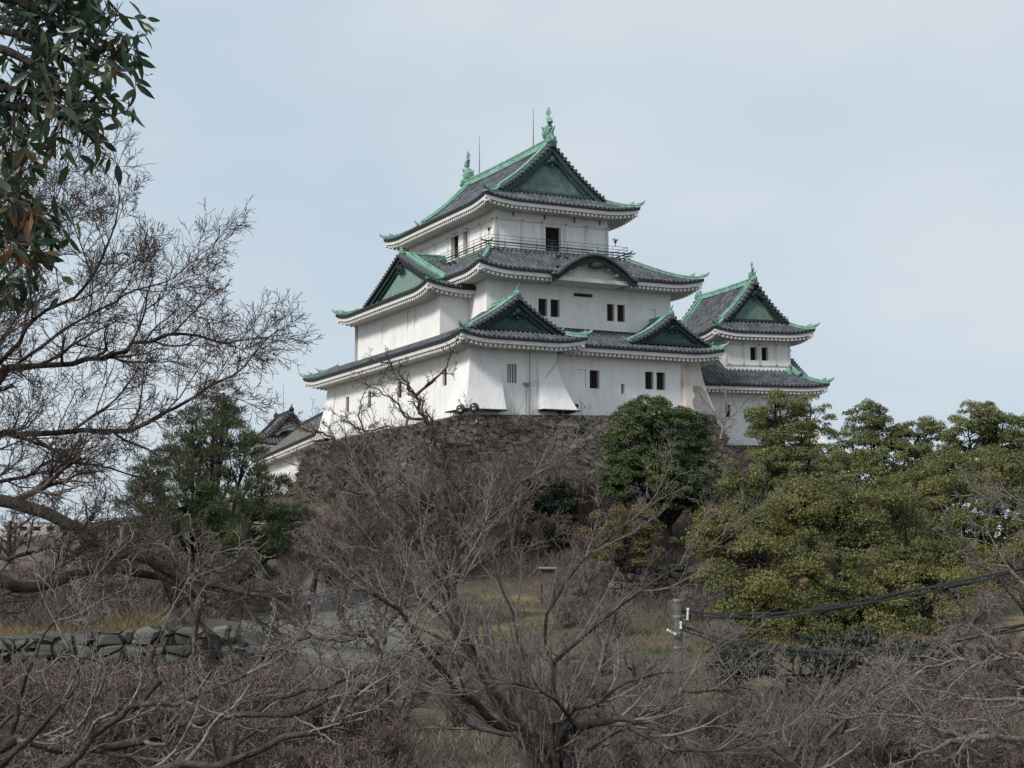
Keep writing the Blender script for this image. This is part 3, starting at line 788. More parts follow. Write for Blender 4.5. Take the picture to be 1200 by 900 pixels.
# ================================================================ stone base of the keep
def stone_mat(name, c1, c2, c3, scale=1.1, moss=(0.10, 0.10, 0.05)):
    m = bpy.data.materials.new(name); m.use_nodes = True
    n, l = m.node_tree.nodes, m.node_tree.links; b = n['Principled BSDF']; b.inputs['Roughness'].default_value = .95; b.inputs['Specular IOR Level'].default_value = .15
    tc = n.new('ShaderNodeTexCoord')
    mp = n.new('ShaderNodeMapping'); mp.inputs['Scale'].default_value = (1, 1, 1.35); l.new(tc.outputs['Object'], mp.inputs['Vector'])
    nd = n.new('ShaderNodeTexNoise'); nd.inputs['Scale'].default_value = 1.5; l.new(mp.outputs['Vector'], nd.inputs['Vector'])
    mxv = n.new('ShaderNodeMixRGB'); mxv.inputs['Fac'].default_value = .12; l.new(mp.outputs['Vector'], mxv.inputs['Color1']); l.new(nd.outputs['Color'], mxv.inputs['Color2'])
    vo = n.new('ShaderNodeTexVoronoi'); vo.inputs['Scale'].default_value = scale; l.new(mxv.outputs['Color'], vo.inputs['Vector'])
    ve = n.new('ShaderNodeTexVoronoi'); ve.feature = 'DISTANCE_TO_EDGE'; ve.inputs['Scale'].default_value = scale; l.new(mxv.outputs['Color'], ve.inputs['Vector'])
    r = n.new('ShaderNodeValToRGB'); cr = r.color_ramp; cr.elements[0].color = (*c1, 1); cr.elements[1].color = (*c2, 1); e = cr.elements.new(.55); e.color = (*c3, 1)
    sp = n.new('ShaderNodeSeparateColor'); l.new(vo.outputs['Color'], sp.inputs['Color']); l.new(sp.outputs['Red'], r.inputs['Fac'])
    no = n.new('ShaderNodeTexNoise'); no.inputs['Scale'].default_value = .35; no.inputs['Detail'].default_value = 8; l.new(tc.outputs['Object'], no.inputs['Vector'])
    rm = n.new('ShaderNodeValToRGB'); rm.color_ramp.elements[0].position = .5; rm.color_ramp.elements[1].position = .68; l.new(no.outputs['Fac'], rm.inputs['Fac'])
    mm = n.new('ShaderNodeMixRGB'); mm.inputs['Color2'].default_value = (*moss, 1); l.new(rm.outputs['Color'], mm.inputs['Fac']); l.new(r.outputs['Color'], mm.inputs['Color1'])
    re = n.new('ShaderNodeValToRGB'); re.color_ramp.elements[0].position = 0; re.color_ramp.elements[0].color = (.5, .48, .45, 1); re.color_ramp.elements[1].position = .09
    l.new(ve.outputs['Distance'], re.inputs['Fac'])
    mj = n.new('ShaderNodeMixRGB'); mj.blend_type = 'MULTIPLY'; mj.inputs['Fac'].default_value = 1; l.new(mm.outputs['Color'], mj.inputs['Color1']); l.new(re.outputs['Color'], mj.inputs['Color2'])
    l.new(mj.outputs['Color'], b.inputs['Base Color'])
    bp = n.new('ShaderNodeBump'); bp.inputs['Strength'].default_value = 1; bp.inputs['Distance'].default_value = .25; l.new(re.outputs['Color'], bp.inputs['Height']); l.new(bp.outputs['Normal'], b.inputs['Normal'])
    return m
M['stone'] = stone_mat('mossy_rough_stone', (.10, .09, .08), (.165, .148, .132), (.125, .112, .10), 1.5, (.12, .105, .07))
M['stone_low'] = stone_mat('pale_rough_stone', (.07, .07, .062), (.15, .15, .135), (.10, .10, .09), 1.6, (.10, .10, .055))
def stone_block(name, fr, rect, ztops, zbot, batter, label, rough=.34, step=.28):
    """battered dry-stone mass: outline follows rect, corners get their own top height"""
    a0, a1, b0, b1 = rect
    cs = [(a0, b0), (a1, b0), (a1, b1), (a0, b1)]; mb = MB(); rows = []; H = 44
    per = []
    for i in range(4):
        p, q = cs[i], cs[(i + 1) % 4]; n = max(2, int(math.dist(p, q) / step))
        for k in range(n): per.append((p[0] + (q[0] - p[0]) * k / n, p[1] + (q[1] - p[1]) * k / n, ztops[i] + (ztops[(i + 1) % 4] - ztops[i]) * k / n))
    ca, cb = (a0 + a1) / 2, (b0 + b1) / 2
    for j in range(H + 1):
        t = j / H; row = []
        for (a, b, zt) in per + [per[0]]:
            o = batter * (t * 1.0 + .55 * t * t)
            da = -1 if a == a0 else (1 if a == a1 else 0); db = -1 if b == b0 else (1 if b == b1 else 0)
            if abs(a - a0) < 1e-6: da = -1
            w = fr(a + da * o, b + db * o, zt + (zbot - zt) * t)
            nz = (mnoise.cell(Vector((w[0] * 1.5, w[1] * 1.5, w[2] * 2.0))) - .5) * rough * .9 + mnoise.noise(Vector(w) * 2.3) * rough + mnoise.noise(Vector(w) * .5) * rough * 1.6
            if j == 0: nz *= .3
            w = (w[0] + nz, w[1] - abs(nz), w[2])
            row.append(w)
        rows.append(row)
    mb.grid(rows)
    mb.add([fr(*c, z - .02) for c, z in zip(cs, ztops)], [(0, 1, 2, 3)])
    o = build(name, mb, M['stone'], None, loc=fr(ca, cb, zbot))
    return tag(o, label, 'stone wall')
stone_block('stone_base', KF, (.9, 24.3, 1.35, 34.5), (11.65, 12.45, 12.4, 11.7), -1.5, 4.2, 'rough dark mossy stone base carrying the large white keep')

# ================================================================ small keep on the right
SF = Frame(19.3, 140.0, 12, 113)
sk = empty('small_keep', SF(4, 6, 11.1), 'smaller white two storey tower with grey roofs right of the large keep', 'castle tower')
sw = []
w = MB()
wall_face(w, SF, FM(1.5), 1.9, 8.5, 17.5, 22.1, [(4.45, 5.15, 19.5, 20.8, 'open'), (5.6, 6.3, 19.5, 20.8, 'open')], sw)
wall_face(w, SF, LM(1.9), 1.5, 13, 17.5, 22.1, [], sw); wall_face(w, SF, RM(8.5), 1.5, 13, 17.5, 22.1, [], sw); wall_face(w, SF, BM(13), 1.9, 8.5, 17.5, 22.1, [], sw)
wall_face(w, SF, FM(.4), -3.5, 9.7, 11.1, 16.8, [(1.2, 1.7, 13.8, 15.0, 'bars')], sw)
wall_face(w, SF, RM(9.7), .4, 15, 11.1, 16.8, [], sw); wall_face(w, SF, LM(-3.5), .4, 15, 11.1, 16.8, [], sw); wall_face(w, SF, BM(15), -3.5, 9.7, 11.1, 16.8, [], sw)
SW = build('wall', w, M['plaster'], sk)
tb = MB()
for z in (18.95, 20.95): boxf(tb, SF, 1.85, 8.6, 1.42, 1.497, z, z + .18)
for a in (1.87, 3.6, 5.25, 6.95, 8.35): boxf(tb, SF, a, a + .2, 1.44, 1.498, 19.0, 22)
build('plastered_beam', tb, M['plaster_eave'], SW)
for a in (2.2, 3.7, 5.35, 7.05, 8.4):
    for z in (21.04, 19.04):
        nb = MB(); nb.ball(SF(a, 1.38, z), .07, 5); build('iron_boss', nb, M['blackpaint'], SW)
def sflare(pi_, po_, zt, zb):
    fl = MB(); rows = []
    for i in range(9):
        t = i / 8; o = t ** 1.6
        rows.append([SF(a[0] + (c[0] - a[0]) * o, a[1] + (c[1] - a[1]) * o, zt + (zb - zt) * t) for a, c in zip(pi_, po_)])
    fl.grid(rows); fl.grid([[r[0] for r in rows], [SF(*pi_[0], zt + (zb - zt) * i / 8) for i in range(9)]])
    fl.grid([[SF(*p, zb) for p in po_], [SF(*p, zb) for p in pi_]])
    o = build('flared_chute', fl, M['plaster'], sk)
    bb = MB(); bb.grid([[SF(*p, zb - .04) for p in po_], [SF(*p, zb - .04) for p in pi_]]); bb.grid([[SF(*p, zb - .04) for p in po_], [SF(*p, zb - .2) for p in po_]]); build('sill_board', bb, M['brownwood'], o)
sflare([(7.6, .38), (9.72, .38), (9.72, 4)], [(7.7, -.4), (10.9, -.4), (10.9, 4)], 15.6, 11.35)
make_windows(sk, sw)
ZS = 22.05
PS = lambda r: .42 * r + .11 * r * r
irimoya(SF, (0, 10.3, 0, 14.5), ZS, 'b', 1.9, PS, 1.6, gables='FB', ridge=(.26, .55), board=.5, oni=.8, lift=lift_fn(0, 10.3, 0, 14.5, .45, 3.0)).finish(sk)
zrs = ZS + PS(5.15)
fish('fish_finial', SF(5.15, 2.1, zrs + .55), Vector((SF.ub[0], SF.ub[1], 0)), .72, sk)
fish('fish_finial', SF(5.15, 12.6, zrs + .55), -Vector((SF.ub[0], SF.ub[1], 0)), .72, sk)
ZSL = 16.75
PSL = lambda r: .55 * r + .11 * r * r
RS = irimoya(SF, (-5, 10.9, -1.2, 7.4), ZSL, 'a', 1.7, lambda r: .52 * r + .045 * r * r, 1.5, gables='R', ridge=(.24, .5), board=.4, oni=.7, lift=lift_fn(-5, 10.9, -1.2, 7.4, .28, 3.0, corners=('FR', 'BR')), sides='FRB', eaves='FRB')
RS.finish(sk)
stone_block('stone_base', SF, (-4.5, 10.4, -.3, 16), (11.1, 11.1, 11.1, 11.1), -2, 5.0, 'steep stone base under the smaller right tower', rough=.15)

# ================================================================ gallery and corner turret far left
GF = Frame(-13.2, 150.5, 18, 108)
gal = empty('castle_gallery', GF(-3, 20, 5), 'long low white gallery with brownish tiled roof left of the keep', 'castle gallery')
gw = MB(); gs = []
wall_face(gw, GF, LM(-5.2), -.5, 46, 2.5, 13.0, [(2.8, 3.6, 10.2, 11.8, 'shut'), (13, 14, 10.2, 11.8, 'bars')], gs)
wall_face(gw, GF, FM(-.5), -5.2, 3, 2.5, 13.0, [], gs); wall_face(gw, GF, BM(46), -5.2, 3, 2.5, 13, [], gs); wall_face(gw, GF, RM(3), -.5, 46, 2.5, 13, [], gs)
build('wall', gw, M['plaster'], gal); make_windows(gal, gs)
RG = Roof(GF); rg = (-6.6, 4.4, -1.2, 47); lg = lift_fn(*rg, L=.3)
PG = lambda r: .68 * r + .02 * r * r
for sd in 'LR':
    roof_side(RG.t, GF, sd, rg, 13.0, 5.5, lambda v: PG(5.5 * v), lambda v: 0, lambda v: 0, lg, rows=8); eave_trim(RG.e, RG.w, GF, sd, rg, 13.0, 1.4, lg, rafters=(sd == 'L'))
for b in (-1.2, 47): RG.w.add([GF(-6.4, b, 13.0), GF(4.2, b, 13.0), GF(-1.1, b, 13 + PG(5.5) - .1)], [(0, 1, 2)])
ridge_box(RG.e, [GF(-1.1, -1.4 + 48.6 * i / 8, 13.0 + PG(5.5)) for i in range(9)], .3, .5)
RG.e.tube([GF(-1.1, -1.3, 17.3), GF(-1.1, -1.5, 18.3)], [.3, .05], 5)
RG.finish(gal, 'tile_far')

TF = Frame(-32.4, 188, 20, 112)
tur = empty('corner_turret', TF(4, 5, 8), 'small distant turret with dark gable and arched grille beyond the gallery roof', 'castle turret')
tw = MB(); ts = []
for zlo, zhi, d in ((8, 15.0, 0),):
    wall_face(tw, TF, FM(1.4 + d), 1.4, 8.0, zlo, zhi, [(3, 3.8, 12, 13.5, 'bars')], ts); wall_face(tw, TF, LM(1.4 + d), 1.4, 10, zlo, zhi, [], ts); wall_face(tw, TF, RM(8.0), 1.4, 10, zlo, zhi, [], ts); wall_face(tw, TF, BM(10), 1.4, 8.0, zlo, zhi, [], ts)
build('wall', tw, M['plaster'], tur); make_windows(tur, ts)
RT = irimoya(TF, (0, 9.4, 0, 11.4), 15.05, 'b', 1.5, lambda r: .55 * r + .075 * r * r, 1.4, gables='FB', ridge=(.24, .45), oni=.8, panel='plaster_eave', frame_m='tile_edge', board=.35)
RT.c, RT_c = MB(), RT.c
RT.e.add(RT_c.v, RT_c.f)
rt = RT.finish(tur)
gr = MB()
gr.add([TF(4.7 - 1.7, 1.5, 16.2), TF(4.7 + 1.7, 1.5, 16.2), TF(4.7 + 1.3, 1.5, 16.75), TF(4.7 + .6, 1.5, 17.05), TF(4.7 - .6, 1.5, 17.05), TF(4.7 - 1.3, 1.5, 16.75)], [(0, 1, 2, 3, 4, 5)])
build('arched_grille', gr, M['dark'], rt)
rodm = MB(); p = Vector(TF(4.7, 6, 18.8)); rodm.tube([p, p + Vector((0, 0, 4.8))], [.07, .03], 4); build('lightning_rod', rodm, M['steel'], tur)

# ================================================================ speakers, floodlights, cameras
out_b = -ub
def speaker(p, out, label):
    r = empty('horn_loudspeaker', p, label, 'loudspeaker', 'horn loudspeakers under the balcony rail'); o = Vector(out).normalized(); c = Vector(p)
    h = MB(); h.tube([c - o * .35, c - o * .25, c - o * .05, c + o * .18, c + o * .22], [.06, .08, .14, .30, .31], 14, caps=False); h.tube([c - o * .5, c - o * .3], .1, 8)
    build('horn', h, M['steel'], r)
    d = MB(); d.tube([c - o * .03, c - o * .02], .15, 12); d.ball(c + o * .05, .08, 6); build('driver', d, M['blackpaint'], r)
    b = MB(); b.tube([c - o * .4, c - o * .4 + Vector((0, 0, .45))], .03, 4); build('bracket', b, M['greywood'], r)
speaker(KF(5.5, 13.4, 26.1), -ua + ub * -.3, 'far left one of the horn loudspeakers on the left balcony side')
speaker(KF(5.5, 12.5, 26.05), -ua + ub * -.3, 'grey horn loudspeaker on the left balcony side, nearer the balcony corner')
speaker(KF(12.1, 6.5, 26.0), out_b, 'left horn of the loudspeaker pair beside the curved gable')
speaker(KF(12.85, 6.5, 25.95), out_b, 'right horn of the loudspeaker pair, nearest the curved gable')
def globe_lamp(px, py, Y, label, s=.34):
    c = Vector(at(px, py, Y)); r = empty('floodlight', c - Vector((0, 0, s * 1.5)), label, 'floodlight', 'round floodlights at the wall foot')
    h = MB(); h.ball(c, s, 14); build('housing', h, M['globe'], r, smooth=True)
    g_ = MB(); g_.ball(c + Vector((-.02, -s * .62, -s * .32)), s * .5, 8, sz=(1, .8, .8)); build('lens', g_, M['whitepaint'], r, smooth=True)
    b = MB(); b.tube([c - Vector((0, 0, s)), c - Vector((0, 0, s * 1.6))], .1, 6); b.tube([c - Vector((s * 1.3, 0, s * 1.55)), c - Vector((-s * 1.3, 0, s * 1.55))], .12, 4); build('foot', b, M['blackpaint'], r)
M['globe'] = mat('maroon_globe', (.05, .022, .024), .15, .1, spec=.8)
globe_lamp(540, 479.5, 111.6, 'left one of the two dark round floodlights at the keep corner', .37)
globe_lamp(556, 477.5, 111.6, 'right one of the two dark round floodlights at the keep corner', .37)
globe_lamp(559, 493.5, 110.8, 'low small floodlight on the slope below the round pair', .2)
def cctv(a, b, label):
    c = Vector(KF(a, b, ZD + 1.15)); r = empty('security_camera', c, label, 'security camera', 'cameras on the balcony corners')
    m = MB(); m.tube([c, c + Vector((0, 0, .55))], .05, 5); build('mast', m, M['steel'], r)
    m = MB(); t = c + Vector((0, 0, .6)); m.tube([t + Vector((-.22, .05, .06)), t + Vector((.22, -.1, -.04))], .09, 6); build('camera_body', m, M['steel'], r)
    m = MB(); m.ball(t - Vector((0, .1, .2)), .13, 6); build('camera_dome', m, M['blackpaint'], r)
cctv(BA0 + .1, BB0 + .1, 'security camera on the front corner of the balcony rail')
cctv(BA1 - 1.3, BB0 + .1, 'security camera near the right end of the balcony rail')
# ================================================================ terrain
def ctl():
    L = []
    for px, py, Y in [(362, 742, 84), (400, 800, 50), (300, 795, 52), (430, 690, 115), (350, 688, 118), (380, 700, 100), (330, 740, 80), (470, 735, 80),
                      (530, 700, 78), (480, 742, 70), (560, 745, 66), (620, 760, 64), (550, 860, 52), (700, 868, 40), (640, 780, 58),
                      (800, 650, 99), (830, 645, 100), (740, 668, 95), (810, 742, 88), (600, 645, 100), (680, 648, 100), (900, 655, 98), (1000, 700, 80), (1000, 800, 50), (1100, 860, 34),
                      (60, 742, 44), (180, 738, 44), (300, 742, 44), (30, 836, 39), (150, 838, 39), (280, 838, 39), (100, 735, 60), (250, 728, 62), (50, 702, 80), (150, 705, 85), (20, 690, 130), (150, 690, 130), (250, 690, 105),
                      (380, 640, 116), (330, 655, 122), (410, 590, 128), (345, 585, 150)]:
        L.append(tuple(at(px, py, Y)))
    L += [(-5, 111, 4.6), (5, 112, 4.8), (16, 119, 5.2), (25, 128, 5), (-24, 148, 7), (-36, 175, 7), (-22, 200, 8), (10, 150, 6), (40, 140, 1), (55, 160, -2), (30, 180, 2), (60, 110, 0), (42, 95, -1),
          (0, 6, -4.2), (-10, 8, -4.3), (10, 8, -4.3), (0, 20, -5.2), (-12, 20, -4.6), (10, 22, -4.8), (-8, 32, -4.2), (6, 32, -4.7), (18, 40, -4.0), (30, 60, -2.5),
          (-50, 60, -1.5), (-70, 120, -1.5), (-60, 200, -1), (60, 30, -4), (-40, 20, -4), (0, -40, -4), (90, 200, -4), (0, 320, -4), (-150, 320, -4), (150, 320, -4), (300, 100, -5), (-300, 100, -5), (0, 900, -6), (900, 900, -6), (-900, 900, -6), (0, -300, -5)]
    return np.array(L)
_C = ctl(); _eps = 4.0
_ph = lambda r: np.sqrt(r * r + _eps * _eps)
_A = _ph(np.linalg.norm(_C[:, None, :2] - _C[None, :, :2], axis=2)) + np.eye(len(_C)) * -0.6
_W = np.linalg.solve(np.block([[_A, np.ones((len(_C), 1))], [np.ones((1, len(_C))), np.zeros((1, 1))]]), np.append(_C[:, 2], 0))
def height(x, y):
    x = np.atleast_1d(np.asarray(x, float)); y = np.atleast_1d(np.asarray(y, float))
    r = np.sqrt((x[:, None] - _C[None, :, 0]) ** 2 + (y[:, None] - _C[None, :, 1]) ** 2)
    h = _ph(r) @ _W[:-1] + _W[-1]
    d = np.sqrt(x * x + (y - 90) ** 2)
    k = np.clip((d - 260) / 400, 0, 1)
    h = h * (1 - k) - 5 * k
    return h + .14 * np.sin(x * .9 + 1.3 * np.sin(y * .4)) * np.cos(y * .7) * (1 - k)
def gz(x, y): return float(height(x, y)[0])
def axis(lo, hi, f0, f1, st):
    a = list(np.arange(f0, f1 + 1e-6, st)); s = st
    while a[-1] < hi: s *= 1.25; a.append(a[-1] + s)
    s = st; b = []
    x = f0
    while x > lo: s *= 1.25; x -= s; b.append(x)
    return np.array(b[::-1] + a)
gx = axis(-3000, 3000, -48, 48, .8); gy = axis(-400, 4500, 14, 150, .8)
XX, YY = np.meshgrid(gx, gy); ZZ = height(XX.ravel(), YY.ravel())
def np_mesh(name, V, Fq, mats, parent=None, loc=(0, 0, 0), smooth=False, mi=None, world=True):
    """mesh from numpy arrays; faces all of one vertex count"""
    me = bpy.data.meshes.new(name); V = np.asarray(V, np.float32); Fq = np.asarray(Fq, np.int32); k = Fq.shape[1]
    me.vertices.add(len(V)); me.vertices.foreach_set('co', V.ravel())
    me.loops.add(Fq.size); me.loops.foreach_set('vertex_index', Fq.ravel())
    me.polygons.add(len(Fq)); me.polygons.foreach_set('loop_start', np.arange(0, Fq.size, k, dtype=np.int32))
    if smooth: me.polygons.foreach_set('use_smooth', np.ones(len(Fq), bool))
    if not isinstance(mats, (list, tuple)): mats = [mats]
    for m in mats: me.materials.append(m)
    if mi is not None: me.polygons.foreach_set('material_index', np.asarray(mi, np.int32))
    me.update(calc_edges=True); me.validate()
    o = bpy.data.objects.new(name, me); col.objects.link(o); o.location = loc
    if parent: o.parent = parent
    return o
def ground_mat():
    m = mat('hillside_ground', (.055, .045, .033), .95, scale=.5, col2=(.11, .088, .062), detail=9, bump=.8, bscale=3)
    n, l = m.node_tree.nodes, m.node_tree.links; b = n['Principled BSDF']; tc = [x for x in n if x.type == 'TEX_COORD'][0]; ramp = [x for x in n if x.type == 'VALTORGB'][0]
    def layer(prev, colr, sc_, lo, hi, loc):
        mp = n.new('ShaderNodeMapping'); mp.inputs['Location'].default_value = loc; l.new(tc.outputs['Object'], mp.inputs['Vector'])
        no = n.new('ShaderNodeTexNoise'); no.inputs['Scale'].default_value = sc_; no.inputs['Detail'].default_value = 7; no.inputs['Roughness'].default_value = .7; l.new(mp.outputs['Vector'], no.inputs['Vector'])
        r = n.new('ShaderNodeValToRGB'); r.color_ramp.elements[0].position = lo; r.color_ramp.elements[1].position = hi; l.new(no.outputs['Fac'], r.inputs['Fac'])
        mx = n.new('ShaderNodeMixRGB'); mx.inputs['Color2'].default_value = (*colr, 1); l.new(r.outputs['Color'], mx.inputs['Fac']); l.new(prev, mx.inputs['Color1']); return mx.outputs['Color']
    c = layer(ramp.outputs['Color'], (.19, .145, .075), .11, .52, .62, (3, 0, 0))
    c = layer(c, (.07, .095, .03), .16, .56, .66, (9, 4, 0))
    l.new(c, b.inputs['Base Color']); return m
M['ground'] = ground_mat()
M['path'] = mat('grey_gravel', (.095, .092, .085), .95, scale=3.2, col2=(.19, .185, .17), detail=8, bump=.3, bscale=30)
nx, ny = len(gx), len(gy)
idx = np.arange(nx * ny).reshape(ny, nx)
quads = np.stack([idx[:-1, :-1].ravel(), idx[:-1, 1:].ravel(), idx[1:, 1:].ravel(), idx[1:, :-1].ravel()], 1)
gobj = np_mesh('ground', np.stack([XX.ravel(), YY.ravel(), ZZ], 1), quads, M['ground'], smooth=True); tag(gobj, kind='structure')
# gravel path: ribbon draped on the slope
def ribbon(name, pts, m, dz=.03):
    rows = []; P = [np.array(at(*p)[:2]) for p, w in pts]; Wd = [w for p, w in pts]
    Q = []; 
    for i in range(len(P) - 1):
        for k in range(12):
            t = k / 12; t2 = t * t * (3 - 2 * t); Q.append((P[i] * (1 - t) + P[i + 1] * t, Wd[i] * (1 - t2) + Wd[i + 1] * t2))
    Q.append((P[-1], Wd[-1])); mb = MB()
    for i, (p, w) in enumerate(Q):
        t = Q[min(i + 1, len(Q) - 1)][0] - Q[max(i - 1, 0)][0]; t /= np.linalg.norm(t); n_ = np.array([t[1], -t[0]])
        r = []
        for k in range(25):
            q = p + n_ * w * (k / 12 - 1) * (1 + .05 * math.sin(i * 1.7)); r.append((q[0], q[1], gz(*q) + dz))
        rows.append(r)
    mb.grid(rows); return tag(build(name, mb, m, smooth=True), kind='structure')
ribbon('path', [((380, 850, 48), 1.2), ((385, 800, 54), 3.2), ((385, 742, 84), 4.6), ((400, 700, 103), 4.0), ((420, 688, 118), 2.2)], M['path'], .08)

# ================================================================ dry-stone walls and boulders
def rubble_wall(name, pts, depth, label, m, lean=.35, seed=1, size=.55):
    """wall of individually shaped stones; pts: (x, y, ztop, zbottom) along its foot"""
    rnd = random.Random(seed); mb = MB()
    for i in range(len(pts) - 1):
        p, q = pts[i], pts[i + 1]; L = math.dist(p[:2], q[:2]); u = ((q[0] - p[0]) / L, (q[1] - p[1]) / L); nrm = (-u[1], u[0])
        if nrm[1] < 0: nrm = (-nrm[0], -nrm[1])
        zt0, zb0 = p[2], p[3]; z = min(p[3], q[3]); top = max(p[2], q[2])
        while z < top:
            h = size * rnd.uniform(.6, 1.2); s = -rnd.random() * .5
            while s < L:
                w = size * rnd.uniform(.8, 2.1); t = min(1, max(0, (s + w / 2) / L)); zt = p[2] + (q[2] - p[2]) * t; zb = p[3] + (q[3] - p[3]) * t
                if zb - .3 < z + h / 2 < zt + .25 * rnd.random():
                    k = (z - zb) / max(.1, zt - zb); off = lean * (zt - zb) * k + rnd.uniform(-.1, .12)
                    c = (p[0] + u[0] * (s + w / 2) + nrm[0] * (off + .3), p[1] + u[1] * (s + w / 2) + nrm[1] * (off + .3), z + h / 2)
                    U = np.array([u[0], u[1], 0]); Nn = np.array([nrm[0], nrm[1], 0]); Zt = np.array([0, 0, 1.0]); tw = rnd.uniform(-.12, .12); pw = rnd.uniform(.45, .7)
                    k0 = len(mb.v); mb.ball((0, 0, 0), 1, 9)
                    sp = lambda q: math.copysign(abs(q) ** pw, q)
                    for ii in range(k0, len(mb.v)):
                        x_, y_, z_ = mb.v[ii]; x_, y_, z_ = sp(x_), sp(y_), sp(z_)
                        nn = 1 + .22 * mnoise.noise(Vector((x_ * 1.3 + c[0] * 3, y_ + c[2] * 5, z_ * 1.3)))
                        w3 = np.array(c) + U * (x_ * w * .53 + tw * z_) * nn + Nn * y_ * .42 * nn + Zt * (z_ * h * .53 + tw * x_ * .5) * nn
                        mb.v[ii] = tuple(w3)
                s += w * .96
            z += h * .92
    mid = pts[len(pts) // 2]
    core = MB(); lo = []; hi = []
    for p in pts: lo.append((p[0], p[1] + .55, p[3] - .5)); hi.append((p[0], p[1] + .6 + lean * (p[2] - p[3]), p[2] - .1))
    core.grid([lo, hi, [(a, b + depth, c) for a, b, c in hi]]); mb.add(core.v, core.f)
    return tag(build(name, mb, m, None, loc=(mid[0], mid[1], mid[3])), label, 'stone wall')
def wp(px, yt, yb, Y): a, b = at(px, yt, Y), at(px, yb, Y); return (a[0], Y, a[2], b[2])
rubble_wall('stone_wall', [wp(-60, 750, 842, 39), wp(60, 745, 842, 39.5), wp(170, 742, 840, 40), wp(260, 746, 838, 40.5), wp(335, 765, 835, 42.5)], 3.5, 'low pale wall of rough boulders under dry brown grass at lower left', M['stone_low'], .3, 3, .5)
rubble_wall('stone_wall', [wp(440, 790, 850, 56), wp(500, 768, 862, 57), wp(570, 764, 868, 58), wp(640, 768, 868, 59), wp(700, 790, 868, 58)], 2.5, 'pale rubble retaining wall below the straw coloured grass terrace in the middle', M['stone_low'], .5, 5, .5)
rubble_wall('stone_wall', [wp(715, 690, 750, 90), wp(765, 664, 745, 91), wp(815, 658, 745, 92), wp(870, 664, 745, 93), wp(930, 690, 750, 93)], 2.5, 'dark stepped stone wall under the round dark green tree', M['stone'], .3, 7, .5)

# ================================================================ bare trees
class Wood:
    def __init__(s): s.paths = []          # (points, radii, level)
    def mesh(s, name, lvls, m, parent, sides=(7, 5, 4, 3, 3, 3)):
        Vs = []; Fs = []; base = 0
        for pts, rad, lv in s.paths:
            if lv not in lvls: continue
            n = sides[min(lv, len(sides) - 1)]; P = np.asarray(pts, float); k = len(P); rad = np.asarray(rad)
            T = np.empty_like(P); T[1:-1] = P[2:] - P[:-2]; T[0] = P[1] - P[0]; T[-1] = P[-1] - P[-2]
            T /= np.linalg.norm(T, axis=1)[:, None] + 1e-9
            ref = np.array([.31, .17, .93]) if abs(T[0, 2]) < .8 else np.array([.9, .3, .1])
            A = np.cross(T, ref); A /= np.linalg.norm(A, axis=1)[:, None] + 1e-9; B = np.cross(T, A)
            an = np.arange(n) * 2 * np.pi / n
            V = P[:, None, :] + rad[:, None, None] * (np.cos(an)[None, :, None] * A[:, None, :] + np.sin(an)[None, :, None] * B[:, None, :])
            Vs.append(V.reshape(-1, 3))
            i = np.arange(k - 1)[:, None] * n; j = np.arange(n)[None, :]; j2 = (j + 1) % n
            Fs.append((np.stack([i + j, i + j2, i + n + j2, i + n + j], 2).reshape(-1, 4)) + base); base += k * n
        if not Vs: return None
        return np_mesh(name, np.concatenate(Vs), np.concatenate(Fs), m, parent, smooth=True)
def _unit(v):
    n = math.sqrt(v[0] * v[0] + v[1] * v[1] + v[2] * v[2]) + 1e-9
    return (v[0] / n, v[1] / n, v[2] / n)
def sprout(W, rnd, p, d, L, r, lv, maxlv, st):
    """one branch with its children. st: dict(kids, ratio, wig, up, ang, seg)"""
    nseg = max(3, int(st['seg'] * (1 if lv < 2 else .8 if lv < 4 else .6))); step = L / nseg
    pts = [p]; rad = [r]; dd = d; ds = [d]
    for i in range(nseg):
        w = st['wig'] * (1 + .3 * lv)
        dd = _unit((dd[0] + rnd.gauss(0, w), dd[1] + rnd.gauss(0, w), dd[2] + rnd.gauss(0, w) + st['up'][min(lv, len(st['up']) - 1)]))
        q = pts[-1]; pts.append((q[0] + dd[0] * step, q[1] + dd[1] * step, q[2] + dd[2] * step)); ds.append(dd)
        rad.append(max(st['rmin'], r * (1 - (.62 if lv else .5) * (i + 1) / nseg)))
    W.paths.append((pts, rad, lv))
    if lv < maxlv: children(W, rnd, pts, rad, ds, L, lv, maxlv, st)
